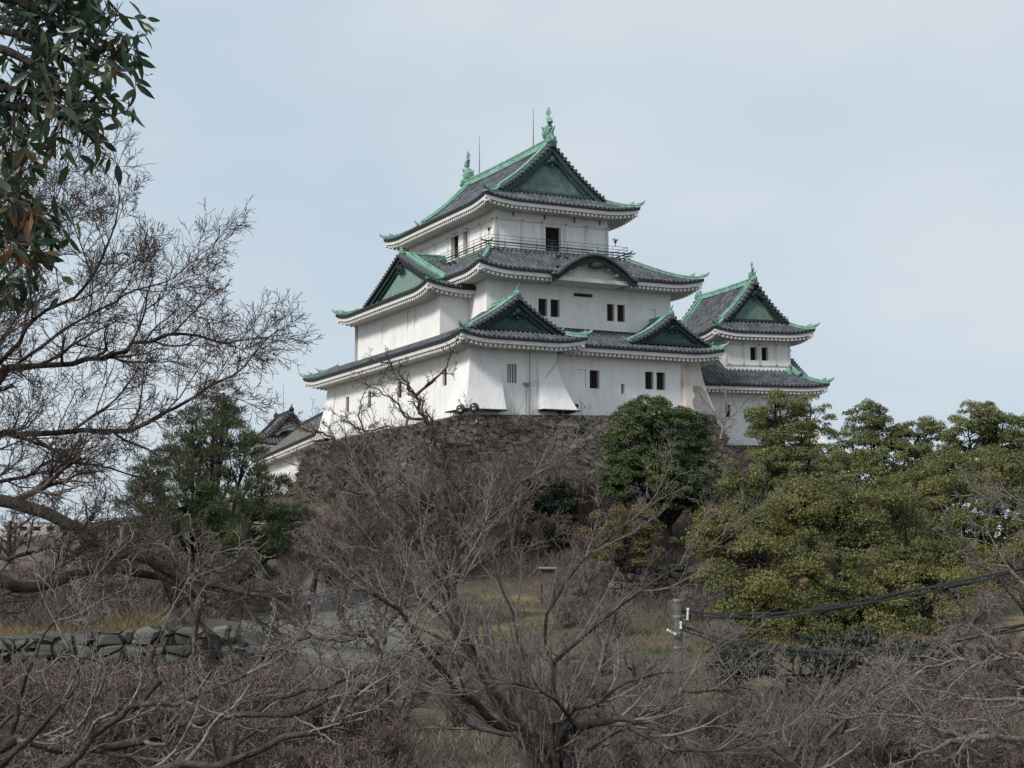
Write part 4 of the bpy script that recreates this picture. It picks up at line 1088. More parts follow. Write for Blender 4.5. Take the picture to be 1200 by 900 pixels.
def children(W, rnd, pts, rad, ds, L, lv, maxlv, st, lo=None):
    n = st['kids'][min(lv, len(st['kids']) - 1)]; n = max(1, int(n * rnd.uniform(.75, 1.25))); k = len(pts) - 1
    lo = st['lo'][min(lv, len(st['lo']) - 1)] if lo is None else lo; ph = rnd.random() * 6.28
    for c in range(n):
        t = lo + (1 - lo) * (c + rnd.random()) / n; x = min(t * k, k - 1e-3); i = int(x); f = x - i
        p = tuple(pts[i][a] * (1 - f) + pts[i + 1][a] * f for a in range(3)); d = ds[min(i + 1, k)]
        ph += 2.4 + rnd.gauss(0, .5)
        ref = (0, 0, 1) if abs(d[2]) < .9 else (1, 0, 0)
        a = _unit((d[1] * ref[2] - d[2] * ref[1], d[2] * ref[0] - d[0] * ref[2], d[0] * ref[1] - d[1] * ref[0])); b = (d[1] * a[2] - d[2] * a[1], d[2] * a[0] - d[0] * a[2], d[0] * a[1] - d[1] * a[0])
        th = st['ang'] * rnd.uniform(.65, 1.3); ca, sa = math.cos(th), math.sin(th)
        nd = _unit(tuple(d[q] * ca + (a[q] * math.cos(ph) + b[q] * math.sin(ph)) * sa for q in range(3)))
        rr = (rad[i] * (1 - f) + rad[min(i + 1, k)] * f)
        sprout(W, rnd, p, nd, L * st['ratio'] * rnd.uniform(.65, 1.2) * (1.1 - .45 * t), max(st['rmin'], rr * rnd.uniform(.45, .72)), lv + 1, maxlv, st)
def bark(name, c, v=.3, c2=None): return mat(name, c, .95, v, 6.0, col2=c2, bump=.6, bscale=25, detail=6)
M['bark_dark'] = bark('dark_bark', (.014, .012, .010), c2=(.045, .040, .034))
M['bark_grey'] = bark('grey_bark', (.05, .042, .038), c2=(.15, .13, .118))
M['bark_cherry'] = bark('cherry_bark', (.022, .018, .016), c2=(.10, .085, .076))
M['bark_pale'] = bark('pale_bark', (.12, .10, .082), c2=(.24, .21, .18))
M['bark_brown'] = bark('brown_bark', (.055, .042, .037), c2=(.14, .108, .095))
M['twig_brown'] = bark('red_brown_twigs', (.125, .094, .088), c2=(.235, .185, .172))
M['twig_grey'] = bark('grey_twigs', (.145, .125, .115), c2=(.27, .24, .225))
ST = dict(kids=(7, 6, 6, 5, 4), ratio=.62, wig=.10, up=(.02, .05, .03, .02, .0), ang=.75, seg=7, rmin=.006, lo=(.35, .2, .15, .15, .1))
def auto_tree(name, seed, Hh, r, maxlv, st, barks, label, cat, loc, rz=0, group=None, lean=(0, 0), stems=1):
    W = Wood(); rnd = random.Random(seed)
    for k in range(stems):
        a = rnd.random() * 6.28; sp = .0 if stems == 1 else .45
        sprout(W, rnd, (0, 0, -.3), _unit((lean[0] + sp * math.cos(a + k * 6.28 / stems), lean[1] + sp * math.sin(a + k * 6.28 / stems), 1)), Hh * st.get('tr', .55), r, 0, maxlv, st)
    root = empty(name, loc, label, cat, group); root.rotation_euler.z = rz
    W.mesh('trunk', (0, 1), barks[0], root); W.mesh('crown', (2, 3, 4, 5), barks[1], root)
    return root
def copy_thing(o, loc, rz, s, label, kids=True):
    c = o.copy(); col.objects.link(c); c.location = loc; c.rotation_euler = (0, 0, rz); c.scale = (s, s, s)
    if label: c['label'] = label
    for ch in list(o.children):
        d = ch.copy(); col.objects.link(d); d.parent = c
    return c
def limb_tree(name, seed, base, limbs, maxlv, st, barks, label, kidL=1.0, group=None):
    """tree whose main limbs follow surveyed lines. limbs: (list of (px,py,Y), r0, r1)"""
    W = Wood(); rnd = random.Random(seed); base = np.array(base)
    for lim in limbs:
        pp, r0, r1 = lim[:3]; df = lim[3] if len(lim) > 3 else 1.0
        P = [np.array(at(*p)) if len(p) == 3 else np.array(p[:3]) for p in pp]; P = [q - base for q in P]
        Q = []
        for i in range(len(P) - 1):                                   # smooth and wobble
            p0, p1, p2, p3 = P[max(i - 1, 0)], P[i], P[i + 1], P[min(i + 2, len(P) - 1)]; m = max(3, int(np.linalg.norm(p2 - p1) / .35))
            for k in range(m):
                t = k / m; Q.append(.5 * ((2 * p1) + (-p0 + p2) * t + (2 * p0 - 5 * p1 + 4 * p2 - p3) * t * t + (-p0 + 3 * p1 - 3 * p2 + p3) * t ** 3))
        Q.append(P[-1]); k = len(Q)
        Q = [q + (np.array([rnd.gauss(0, 1), rnd.gauss(0, 1), rnd.gauss(0, 1)]) * r0 * .35 if 0 < i < k - 1 else 0) for i, q in enumerate(Q)]
        rad = [r0 + (r1 - r0) * (i / (k - 1)) ** .8 for i in range(k)]
        ds = [_unit(tuple(Q[min(i + 1, k - 1)] - Q[max(i - 1, 0)])) for i in range(k)]
        L = sum(np.linalg.norm(Q[i + 1] - Q[i]) for i in range(k - 1))
        W.paths.append(([tuple(q) for q in Q], rad, 0))
        s2 = dict(st); s2['kids'] = (max(2, int(L * st['per_m'] * df)),) + tuple(st['kids'][1:])
        children(W, rnd, [tuple(q) for q in Q], rad, ds, kidL * st['klen'] / st['ratio'], 0, maxlv, s2, lo=st.get('lo0', .15))
        q = Q[-1]; sprout(W, rnd, tuple(q), ds[-1], st['klen'] * .9, rad[-1], 1, maxlv, s2)
    root = empty(name, tuple(base), label, 'tree', group)
    W.mesh('trunk', (0,), barks[0], root, sides=(8,)); W.mesh('crown', (1, 2, 3, 4, 5), barks[1], root)
    return root
# ---- the surveyed foreground and middle bare trees
B4 = dict(kids=(6, 5, 4, 3), ratio=.62, wig=.13, up=(.0, .03, .03, .02), ang=.7, seg=7, rmin=.0045, lo=(.2, .15, .15, .15), per_m=2.2, klen=1.5)
# A big dark tree, trunk just outside the left edge
gA = gz(-7.2, 16)
bA = (-7.2, 16, gA)
TA = lambda *p: p
limb_tree('bare_tree', 11, bA, [
    ([(-7.2, 16, gA - .3, 0), (-7.1, 16, -1.0, 0), (-6.9, 15.9, 1.2, 0), (-60, 480, 15.5), (-20, 320, 15.2), (20, 230, 15)], .26, .03),
    ([(-7.1, 16, -.4, 0), (-30, 598, 15.5), (35, 597, 15), (90, 618, 14.7), (150, 655, 14.5), (215, 675, 14.3), (235, 700, 14.2)], .085, .04, .35),
    ([(-7.1, 16, -1.2, 0), (-30, 692, 15.6), (40, 686, 15.2), (110, 668, 15), (180, 672, 14.8), (260, 688, 14.6)], .09, .03, .4),
    ([(-7.0, 16, .6, 0), (-20, 512, 15.8), (40, 507, 15.6), (120, 505, 15.4), (160, 502, 15.2), (205, 475, 15), (262, 445, 14.8)], .05, .012),
    ([(-7.0, 16, 1.1, 0), (-20, 440, 16.2), (60, 426, 16), (120, 420, 15.8), (160, 405, 15.6), (215, 392, 15.4), (268, 402, 15.2)], .05, .011),
    ([(-6.95, 16, 1.4, 0), (0, 425, 15), (40, 370, 15), (85, 350, 15), (120, 305, 15), (135, 262, 15)], .035, .009),
    ([(10, 435, 16.2), (70, 390, 16.4), (118, 362, 16.5), (160, 340, 16.6), (195, 330, 16.6)], .022, .008),
    ([(-7, 16, 0.2, 0), (-20, 570, 16.4), (30, 560, 16.4), (60, 540, 16.6), (110, 545, 16.8), (170, 560, 17)], .03, .008),
    ([(-6.9, 15.9, 1.8, 0), (-10, 340, 16.5), (30, 300, 16.6), (55, 255, 16.6), (68, 228, 16.6)], .03, .008),
    ([(-40, 640, 15), (10, 655, 14.6), (60, 640, 14.4), (100, 650, 14.2)], .03, .01),
], 4, dict(B4, kids=(6, 8, 7, 5), per_m=3.0, klen=.98, ang=.66, up=(0, .05, .04, .02), rmin=.0027, wig=.09), (M['bark_dark'], M['bark_brown']), 'large bare tree with dark mossy limbs reaching in from the left edge across the sky')
# B nearer tree along the bottom left
bB = (-6.4, 13.5, gz(-6.4, 13.5))
limb_tree('bare_cherry_tree', 21, bB, [
    ([(-6.4, 13.5, bB[2] - .3, 0), (-6.2, 13.5, -2.6, 0), (-20, 880, 13.4), (70, 876, 13.3), (150, 872, 13.2), (210, 848, 13.1), (290, 838, 13), (370, 828, 12.9), (430, 800, 12.8)], .085, .014),
    ([(-6.2, 13.5, -2.2, 0), (-40, 905, 12.6), (60, 905, 12.4), (110, 862, 12.3), (155, 832, 12.2), (230, 815, 12.1), (290, 790, 12)], .055, .012),
    ([(60, 990, 11.6), (150, 910, 11.4), (250, 893, 11.3), (330, 868, 11.2), (390, 850, 11.2), (420, 815, 11.2)], .05, .012),
    ([(10, 878, 13.4), (25, 820, 13.4), (40, 770, 13.4), (60, 730, 13.5), (90, 700, 13.6)], .03, .008),
    ([(0, 900, 12), (60, 840, 12), (90, 800, 12.2), (80, 760, 12.3)], .028, .008),
    ([(155, 832, 12.2), (185, 800, 12.2), (178, 775, 12.2), (190, 740, 12.2)], .025, .008),
    ([(290, 838, 13), (340, 812, 13), (400, 800, 13), (450, 770, 13)], .025, .008),
], 4, dict(B4, kids=(5, 4, 4, 3), klen=.95, per_m=2.3, up=(.02, .10, .08, .05), wig=.15, rmin=.004), (M['bark_cherry'], M['twig_grey']), 'bare cherry tree whose crooked grey limbs run along the bottom left corner')
# C centre cherry with many stems
bC = (1.0, 26, gz(1.0, 26)); zc = bC[2]
b0 = (1.0, 26, zc - .3, 0)
limb_tree('bare_cherry_tree', 31, bC, [
    ([b0, (628, 905, 26), (600, 860, 26), (560, 830, 25.5), (505, 775, 25), (470, 720, 24.5), (430, 690, 24), (390, 690, 24)], .13, .012),
    ([b0, (640, 890, 26), (590, 830, 26), (555, 770, 26), (535, 730, 26), (527, 690, 26), (545, 640, 26), (590, 590, 26), (628, 555, 26)], .14, .012),
    ([b0, (625, 880, 25.5), (570, 800, 25), (520, 720, 25), (490, 690, 25), (440, 640, 25)], .10, .010),
    ([b0, (650, 880, 26), (700, 848, 26), (745, 842, 26), (785, 822, 26.3), (835, 808, 26.5), (880, 808, 27)], .13, .012),
    ([b0, (648, 870, 25.6), (662, 842, 25.5), (705, 820, 25), (745, 795, 25), (790, 788, 25)], .09, .010),
    ([(735, 846, 26), (770, 870, 25.5), (800, 880, 25), (850, 878, 25), (900, 860, 25)], .06, .012),
    ([b0, (655, 900, 26.4), (690, 880, 26.5), (730, 855, 26.6)], .06, .02),
    ([b0, (655, 840, 26.5), (645, 780, 27), (640, 720, 27), (680, 660, 27), (740, 610, 27)], .09, .010),
    ([(645, 780, 27), (700, 730, 27), (770, 680, 27), (830, 640, 27)], .05, .009),
    ([(555, 770, 26), (500, 740, 26.5), (450, 735, 27), (410, 760, 27)], .045, .009),
    ([b0, (615, 850, 26.8), (610, 790, 27), (600, 720, 27.4), (570, 650, 27.6), (520, 600, 27.6), (490, 570, 27.6)], .07, .009),
    ([(527, 690, 26), (500, 660, 25.6), (470, 610, 25.4), (440, 580, 25.4)], .04, .009),
    ([(680, 860, 26), (650, 820, 25), (600, 800, 24.6), (560, 810, 24.4)], .045, .009),
], 4, dict(B4, kids=(6, 5, 4, 3), klen=1.6, per_m=1.9, up=(.02, .09, .07, .04), wig=.065, ang=.55, rmin=.0038), (M['bark_cherry'], M['twig_grey']), 'broad bare cherry tree with many grey stems rising from the bottom centre')
# D bare trees before the white wall of the keep
def slopeT(seed, limbs, base_px, label, kl=1.6, lv=4, b=('bark_brown', 'bark_brown'), **kw):
    p = at(*base_px); z = gz(p[0], p[1]); bb = (p[0], p[1], z)
    pass
    limbs = [([x for x in l[0] if x != 'b'],) + tuple(l[1:]) for l in limbs]
    return limb_tree('bare_tree', seed, bb, limbs, lv, dict(B4, kids=(6, 5, 4, 3), klen=kl, per_m=1.5, rmin=.013, up=(.0, .06, .04, .02), wig=.13, **kw), (M[b[0]], M[b[1]]), label)
slopeT(41, [([(520, 600, 105), (520, 560, 105), (513, 525, 105), (498, 490, 105), (486, 465, 105), (470, 440, 105), (452, 425, 105)], .32, .05),
            ([(486, 465, 105), (505, 448, 105), (520, 435, 105), (530, 412, 105)], .14, .04),
            ([(498, 490, 105), (478, 490, 104), (462, 470, 104), (440, 455, 104)], .13, .04),
            ([(478, 490, 104), (470, 510, 103), (455, 500, 103), (430, 505, 103), (400, 490, 103)], .10, .03)], (520, 625, 105), 'bare tree with a leaning trunk standing out against the white keep wall', 1.7)
slopeT(42, [([(470, 610, 98), (440, 580, 98), (420, 545, 98), (395, 520, 98), (370, 505, 98), (340, 500, 98)], .22, .04),
            ([(420, 545, 98), (430, 515, 98), (420, 490, 98), (425, 465, 98)], .12, .03),
            ([(440, 580, 98), (410, 575, 97), (380, 550, 97), (350, 545, 97)], .12, .03),
            ([(440, 580, 98), (470, 560, 97), (490, 545, 97)], .1, .03)], (478, 650, 98), 'bare dark tree leaning left over the stone slope below the keep corner', 2.0)
slopeT(43, [([(530, 735, 70), (528, 700, 70), (526, 650, 70), (500, 610, 70), (470, 580, 70)], .42, .05), ([(526, 650, 70), (560, 600, 70), (600, 560, 70)], .2, .04), ([(528, 700, 70), (500, 680, 69), (450, 650, 69), (420, 640, 69)], .16, .04), ([(526, 650, 70), (530, 600, 70), (520, 560, 70), (530, 530, 70)], .16, .04), ([(528, 690, 70), (580, 650, 71), (620, 640, 71)], .14, .04)], (531, 745, 70), 'thick trunked bare tree at the edge of the grassy terrace', 2.4)
slopeT(44, [([(432, 790, 60), (445, 750, 60), (470, 715, 60), (500, 690, 60)], .3, .08), ([(445, 750, 60), (430, 740, 60), (410, 742, 60), (380, 748, 60), (330, 755, 60)], .16, .05), ([(470, 715, 60), (450, 680, 60), (420, 640, 60), (400, 620, 60)], .16, .04), ([(410, 742, 60), (395, 722, 60), (400, 700, 60)], .1, .03)], (428, 800, 60), 'dark crooked bare tree beside the gravel path', 1.7)
slopeT(45, [([(845, 515, 122), (848, 495, 122), (852, 478, 122), (850, 462, 122)], .16, .04), ([(848, 495, 122), (862, 485, 122), (875, 470, 122)], .08, .03), ([(848, 498, 122), (835, 480, 122), (825, 470, 122)], .07, .03)], (842, 560, 122), 'small pinkish bare tree before the wall of the smaller tower', 1.0, 3, ('twig_grey', 'twig_grey'))
# E right-hand trees
bE = (9.4, 18.5, gz(9.4, 18.5))
limb_tree('bare_tree', 51, bE, [
    ([(9.4, 18.5, bE[2] - .3, 0), (9.2, 18.5, -2.6, 0), (1260, 875, 18), (1195, 868, 17.8), (1130, 858, 17.5), (1080, 845, 17.4), (1040, 838, 17.2)], .10, .015),
    ([(1165, 862, 17.6), (1120, 868, 17.4), (1090, 880, 17.2), (1060, 892, 17)], .05, .012),
    ([(9.2, 18.5, -2.2, 0), (1240, 790, 18.6), (1190, 768, 18.6), (1150, 775, 18.6), (1110, 775, 18.6), (1080, 785, 18.6)], .06, .010),
    ([(1260, 730, 19), (1215, 715, 19), (1205, 690, 19), (1180, 665, 19), (1150, 660, 19)], .05, .010),
    ([(9.2, 18.5, -1.5, 0), (1250, 650, 19), (1210, 620, 19), (1180, 600, 19)], .05, .010),
    ([(1250, 820, 18), (1200, 820, 18), (1150, 822, 18), (1100, 810, 18)], .045, .010),
], 4, dict(B4, kids=(5, 5, 4, 3), klen=.9, per_m=2.8, up=(.0, .04, .03, .02), wig=.13, rmin=.0042), (M['bark_pale'], M['twig_grey']), 'bare tree with pale branches reaching in from the lower right edge')
bF = (5.2, 27, gz(5.2, 27))
limb_tree('bare_tree', 52, bF, [
    ([(5.2, 27, bF[2] - .3, 0), (935, 930, 27), (925, 880, 27), (890, 840, 27), (860, 800, 27)], .09, .012),
    ([(5.2, 27, bF[2], 0), (950, 900, 26.5), (985, 850, 26.5), (1030, 820, 26.5), (1070, 790, 26.5)], .08, .012),
    ([(930, 890, 27), (950, 850, 27), (965, 810, 27), (990, 780, 27)], .05, .010),
    ([(935, 900, 26), (890, 870, 26), (840, 850, 26), (800, 860, 26)], .05, .010),
    ([(985, 860, 26.5), (1000, 830, 26), (1040, 800, 26), (1060, 790, 26)], .04, .010),
], 4, dict(B4, kids=(6, 5, 4, 3), klen=1.2, per_m=2.2, up=(.0, .06, .05, .03), wig=.11, rmin=.0045), (M['bark_grey'], M['twig_grey']), 'bare tangled tree below the black cables at the bottom right')

# ---- copied bare trees filling the slopes
SB = dict(ST, rmin=.014, kids=(7, 6, 5, 5, 3))
protoA = auto_tree('bare_tree', 101, 8, .20, 4, SB, (M['bark_brown'], M['twig_brown']), '', 'tree', (0, -80, 0), group='bare trees on the slopes')
protoB = auto_tree('bare_tree', 102, 7, .17, 4, dict(SB, ang=.9, tr=.45), (M['bark_grey'], M['twig_grey']), '', 'tree', (0, -80, 0), group='bare trees on the slopes')
protoC = auto_tree('bare_tree', 103, 6.5, .12, 4, dict(SB, ang=.6, tr=.4, kids=(6, 6, 5, 4, 3)), (M['bark_brown'], M['twig_brown']), '', 'tree', (0, -80, 0), group='bare trees on the slopes', stems=3)
SH = dict(ST, rmin=.010, kids=(7, 6, 5, 3), ang=.55, up=(.03, .06, .04, .0), tr=.6, lo=(.1, .1, .1, .1), ratio=.6)
shA = auto_tree('bare_shrub', 111, 2.6, .03, 3, SH, (M['twig_brown'], M['twig_brown']), '', 'shrub', (0, -80, 0), group='leafless reddish brown shrubs', stems=7)
shB = auto_tree('bare_shrub', 112, 2.2, .03, 3, dict(SH, ang=.8), (M['twig_grey'], M['twig_grey']), '', 'shrub', (0, -80, 0), group='leafless grey shrubs', stems=6)
used = set()
def put(proto, px, py, Y, s, rz, label):
    p = at(px, py, Y); z = gz(p[0], p[1]); loc = (p[0], p[1], z)
    if proto.name not in used:
        used.add(proto.name); proto.location = loc; proto.rotation_euler.z = rz; proto.scale = (s, s, s)
        if label: proto['label'] = label
        return proto
    return copy_thing(proto, loc, rz, s, label)
TR = [ # px of the foot, depth, scale, proto, label
 (395, 88, 1.15, 'A', 'brown bare tree on the slope just right of the pine'), (430, 96, 1.1, 'C', 'brown many stemmed bare tree under the left half of the keep wall'),
 (365, 100, 1.1, 'A', 'reddish bare tree between the pine and the keep slope'), (555, 96, 1.0, 'B', 'grey bare tree below the round floodlights'),
 (600, 98, 1.1, 'A', 'brown bare tree against the dark stone base under the corner bay'), (645, 99, 1.0, 'C', 'brown stemmed bare tree left of the round dark evergreen'),
 (690, 88, .8, 'B', 'grey bare tree right of the notice board'), (440, 92, 1.1, 'C', 'bare stems behind the thick trunked terrace tree'),
 (680, 84, .9, 'B', 'grey bare tree next to the dark evergreen bush'), (700, 56, .7, 'A', 'brown bare tree left of the utility pole'),
 (745, 48, .65, 'B', 'grey bare tree beside the utility pole'), (770, 36, .55, 'C', 'brown bare stems at the foot of the utility pole'),
 (60, 52, .8, 'C', 'reddish bare stems behind the low boulder wall at far left'),
 (140, 56, .85, 'A', 'reddish bare tree above the low boulder wall'), (225, 58, .85, 'C', 'reddish bare stems right of the low boulder wall middle'),
 (250, 70, .8, 'A', 'reddish bare tree left of the walker'), (185, 75, 1.0, 'A', 'brown bare tree in front of the pine'),
 (70, 82, 1.1, 'B', 'grey bare tree behind the big dark limb at left'), (265, 84, 1.05, 'C', 'bare stems in front of the lower pine branches'),
 (20, 100, 1.3, 'A', 'tall bare tree by the far left house'), (120, 100, 1.2, 'C', 'bare stems left of the pine, far side'),
 (1130, 28, .42, 'A', 'brown bare tree at the right under the cables'), (1215, 34, .6, 'C', 'brown bare stems near the right edge'),
 (1040, 28, .38, 'C', 'brown bare stems at the lower right centre'), (430, 38, .6, 'C', 'reddish bare stems by the near edge of the path'),
 (480, 34, .5, 'A', 'reddish bare tree left of the central cherry'), (330, 30, .55, 'C', 'reddish bare stems over the near path at lower left'), (250, 26, .55, 'A', 'reddish bare tree in front of the boulder wall, right part'), (120, 24, .5, 'C', 'reddish bare stems in front of the boulder wall, middle part'), (20, 26, .55, 'A', 'reddish bare tree in front of the boulder wall at the left edge'),
 (865, 122, .75, 'A', 'brown bare tree against the base of the smaller tower'), (955, 135, 1.0, 'B', 'thin bare tree on the skyline right of the smaller tower'),
 (1185, 120, 1.1, 'B', 'thin bare tree on the skyline at the right edge'), (420, 150, 1.3, 'B', 'faint bare tree between the turret and the keep'),
 (1120, 52, .75, 'B', 'grey bare tree between the two right camphors and the cables'), (1165, 44, .7, 'C', 'brown bare stems by the cables at the right edge'), (1215, 50, .9, 'A', 'bare tree in front of the evergreens at the right edge'), (1090, 26, .6, 'A', 'near brown bare tree at the bottom right'),
 (660, 44, .5, 'A', 'brown bare tree behind the central cherry stems'), (560, 47, .45, 'B', 'grey bare tree in front of the rubble retaining wall'),
]
rnd = random.Random(7)
for i in range(20):
    TR.append((385 + 16.5 * i + rnd.uniform(-8, 8), rnd.uniform(102, 109), rnd.uniform(.85, 1.12), 'ACB'[i % 3], 'leafless tree in the thicket on the slope right under the keep'))
for px, Y, s, k, lb in TR:
    put({'A': protoA, 'B': protoB, 'C': protoC}[k], px, 700, Y, s, rnd.random() * 6.28, lb)
# shrubs
places = []
def scatter(n, x0, x1, Y0, Y1, kind, s0, s1, avoid=True):
    c = 0
    while c < n:
        px, Y = rnd.uniform(x0, x1), rnd.uniform(Y0, Y1)
        X = at(px, 700, Y)[0]
        c += 1
        if 440 < px < 650 and 58 < Y < 96: continue
        if avoid and Y < 125:   # keep the path clear
            pc = {44: 395, 60: 388, 84: 385, 103: 405, 122: 420}; k = min(pc, key=lambda q: abs(q - Y))
            if abs(px - pc[k]) < 6.0 / Y * 1740: continue
        places.append((px, Y, kind, rnd.uniform(s0, s1)))
scatter(34, 380, 700, 88, 107, 'A', .9, 1.5); scatter(18, 420, 700, 100, 110, 'A', .9, 1.4, False); scatter(20, 320, 470, 100, 125, 'A', .9, 1.4, False)
scatter(30, 0, 330, 46, 80, 'A', .8, 1.3); scatter(18, 560, 860, 40, 75, 'B', .8, 1.3); scatter(22, 860, 1200, 19, 30, 'A', .5, .85); scatter(14, 420, 560, 36, 54, 'A', .7, 1.1)
scatter(12, 820, 960, 115, 126, 'A', 1, 1.5, False); scatter(16, 20, 320, 80, 110, 'B', 1, 1.5); scatter(34, -10, 430, 20, 37, 'A', .6, 1.05, False); scatter(16, -10, 430, 18, 34, 'B', .5, .9, False); scatter(32, 820, 1210, 28, 40, 'A', .55, .8, False); scatter(16, 820, 1210, 28, 42, 'B', .6, .8, False); scatter(34, -10, 345, 33, 38, 'A', .8, 1.15, False); scatter(22, 430, 830, 24, 48, 'A', .5, .8, False); scatter(10, 0, 330, 20, 36, 'B', .5, .8)
scatter(26, 400, 700, 104, 110, 'A', 1.0, 1.7, False); scatter(16, 340, 460, 112, 128, 'A', 1.0, 1.7, False)
for px, Y, k, s in places:
    put(shA if k == 'A' else shB, px, 700, Y, s, rnd.random() * 6.28, 'leafless reddish brown shrub among its like on the slopes' if k == 'A' else 'leafless grey shrub among its like on the lower slopes')
# ================================================================ evergreens
def leaf_mat(name, cols, rough=.5, trans=.25, spec=.35, big=.35):
    m = bpy.data.materials.new(name); m.use_nodes = True
    n, l = m.node_tree.nodes, m.node_tree.links; b = n['Principled BSDF']; b.inputs['Roughness'].default_value = rough; b.inputs['Specular IOR Level'].default_value = spec
    ge = n.new('ShaderNodeNewGeometry'); tc = n.new('ShaderNodeTexCoord')
    r = n.new('ShaderNodeValToRGB'); cr = r.color_ramp; k = len(cols)
    cr.elements[0].color = (*cols[0], 1); cr.elements[1].position = 1; cr.elements[1].color = (*cols[-1], 1)
    for i in range(1, k - 1): e = cr.elements.new(i / (k - 1)); e.color = (*cols[i], 1)
    no = n.new('ShaderNodeTexNoise'); no.inputs['Scale'].default_value = big; no.inputs['Detail'].default_value = 3; l.new(tc.outputs['Object'], no.inputs['Vector'])
    ma = n.new('ShaderNodeMath'); ma.operation = 'MULTIPLY_ADD'; ma.inputs[1].default_value = .5; l.new(ge.outputs['Random Per Island'], ma.inputs[0])
    mb_ = n.new('ShaderNodeMath'); mb_.operation = 'MULTIPLY_ADD'; mb_.inputs[1].default_value = 1.6; mb_.inputs[2].default_value = -.55; l.new(no.outputs['Fac'], mb_.inputs[0])
    l.new(mb_.outputs[0], ma.inputs[2]); l.new(ma.outputs[0], r.inputs['Fac']); l.new(r.outputs['Color'], b.inputs['Base Color'])
    if trans:
        t = n.new('ShaderNodeBsdfTranslucent'); mx = n.new('ShaderNodeMixShader'); mx.inputs[0].default_value = trans
        l.new(r.outputs['Color'], t.inputs['Color']); l.new(b.outputs[0], mx.inputs[1]); l.new(t.outputs[0], mx.inputs[2]); l.new(mx.outputs[0], n['Material Output'].inputs['Surface'])
    return m
M['leaf_round'] = leaf_mat('dark_green_leaves', [(.045, .075, .034), (.075, .112, .042), (.15, .16, .058)])
M['leaf_camphor'] = leaf_mat('camphor_leaves', [(.05, .075, .028), (.10, .12, .04), (.19, .18, .06), (.27, .22, .09)])
M['leaf_camphor_dark'] = leaf_mat('deep_camphor_leaves', [(.022, .042, .018), (.04, .062, .02), (.085, .095, .028)])
M['leaf_skyline'] = leaf_mat('yellow_green_camphor_leaves', [(.07, .095, .035), (.15, .17, .065), (.28, .28, .12)])  # lighter yellow-green leaf colours than the other camphors
M['leaf_yellow'] = leaf_mat('yellowish_leaves', [(.08, .075, .03), (.15, .125, .05), (.21, .165, .07)])
M['leaf_black'] = leaf_mat('blackish_leaves', [(.010, .022, .014), (.018, .034, .02), (.03, .05, .024)])
M['needle'] = leaf_mat('pine_needles', [(.035, .058, .028), (.065, .09, .038), (.14, .145, .055)], trans=.1, big=.25)
M['leaf_big'] = leaf_mat('big_glossy_leaves', [(.012, .028, .020), (.022, .05, .03), (.04, .075, .04), (.07, .09, .045), (.24, .09, .04)], rough=.35, trans=.3, spec=.5, big=2.0)
def leaves(name, parent, C, R, n_per, ll, lw, m, rng, shell=.5, flat=.75, droop=0.0, needle=False):
    """C (k,3) clump centres, R (k,) radii: many small leaf faces on and in each clump"""
    C = np.asarray(C, float); R = np.asarray(R, float); n = np.maximum(3, (n_per * (R / R.mean()) ** 2).astype(int)); ids = np.repeat(np.arange(len(C)), n); N = len(ids)
    u = rng.normal(size=(N, 3)); u /= np.linalg.norm(u, axis=1)[:, None]
    u[:, 2] = np.where(u[:, 2] < -.35, -u[:, 2] * .6, u[:, 2])
    rad = R[ids] * (shell + (1 - shell) * rng.random(N) ** .6)
    P = C[ids] + u * rad[:, None] * np.array([1, 1, flat])
    if needle: D = u + rng.normal(size=(N, 3)) * .35 + np.array([0, 0, .45])
    else: D = rng.normal(size=(N, 3)) * .8 + u * .5 - np.array([0, 0, droop])
    D /= np.linalg.norm(D, axis=1)[:, None]
    Nn = u * .7 + np.array([0, 0, .6]) + rng.normal(size=(N, 3)) * .45
    S = np.cross(D, Nn); S /= np.linalg.norm(S, axis=1)[:, None] + 1e-9
    l = ll * (.7 + .6 * rng.random(N))[:, None]; w = lw * (.7 + .6 * rng.random(N))[:, None]
    V = np.stack([P - D * l * .5, P + S * w * .5 - D * l * .05, P + D * l * .5, P - S * w * .5 - D * l * .05], 1).reshape(-1, 3)
    F = np.arange(4 * N).reshape(-1, 4)
    return np_mesh(name, V, F, m, parent)
def lobes_to_clumps(lobes, rng, per=1.5, cr=(.55, 1.0), jitter=.25, under=-.35):
    C = []; R = []
    for x, y, z, rx, rz in lobes:
        k = int(per * 4 * rx * max(rx, rz)); u = rng.normal(size=(k, 3)); u /= np.linalg.norm(u, axis=1)[:, None]
        u = u[u[:, 2] > under]
        for q in u:
            s = 1 + rng.normal() * jitter * .5 - .06
            C.append((x + q[0] * rx * s, y + q[1] * rx * s, z + q[2] * rz * s)); R.append(rng.uniform(*cr))
    return np.array(C), np.array(R)
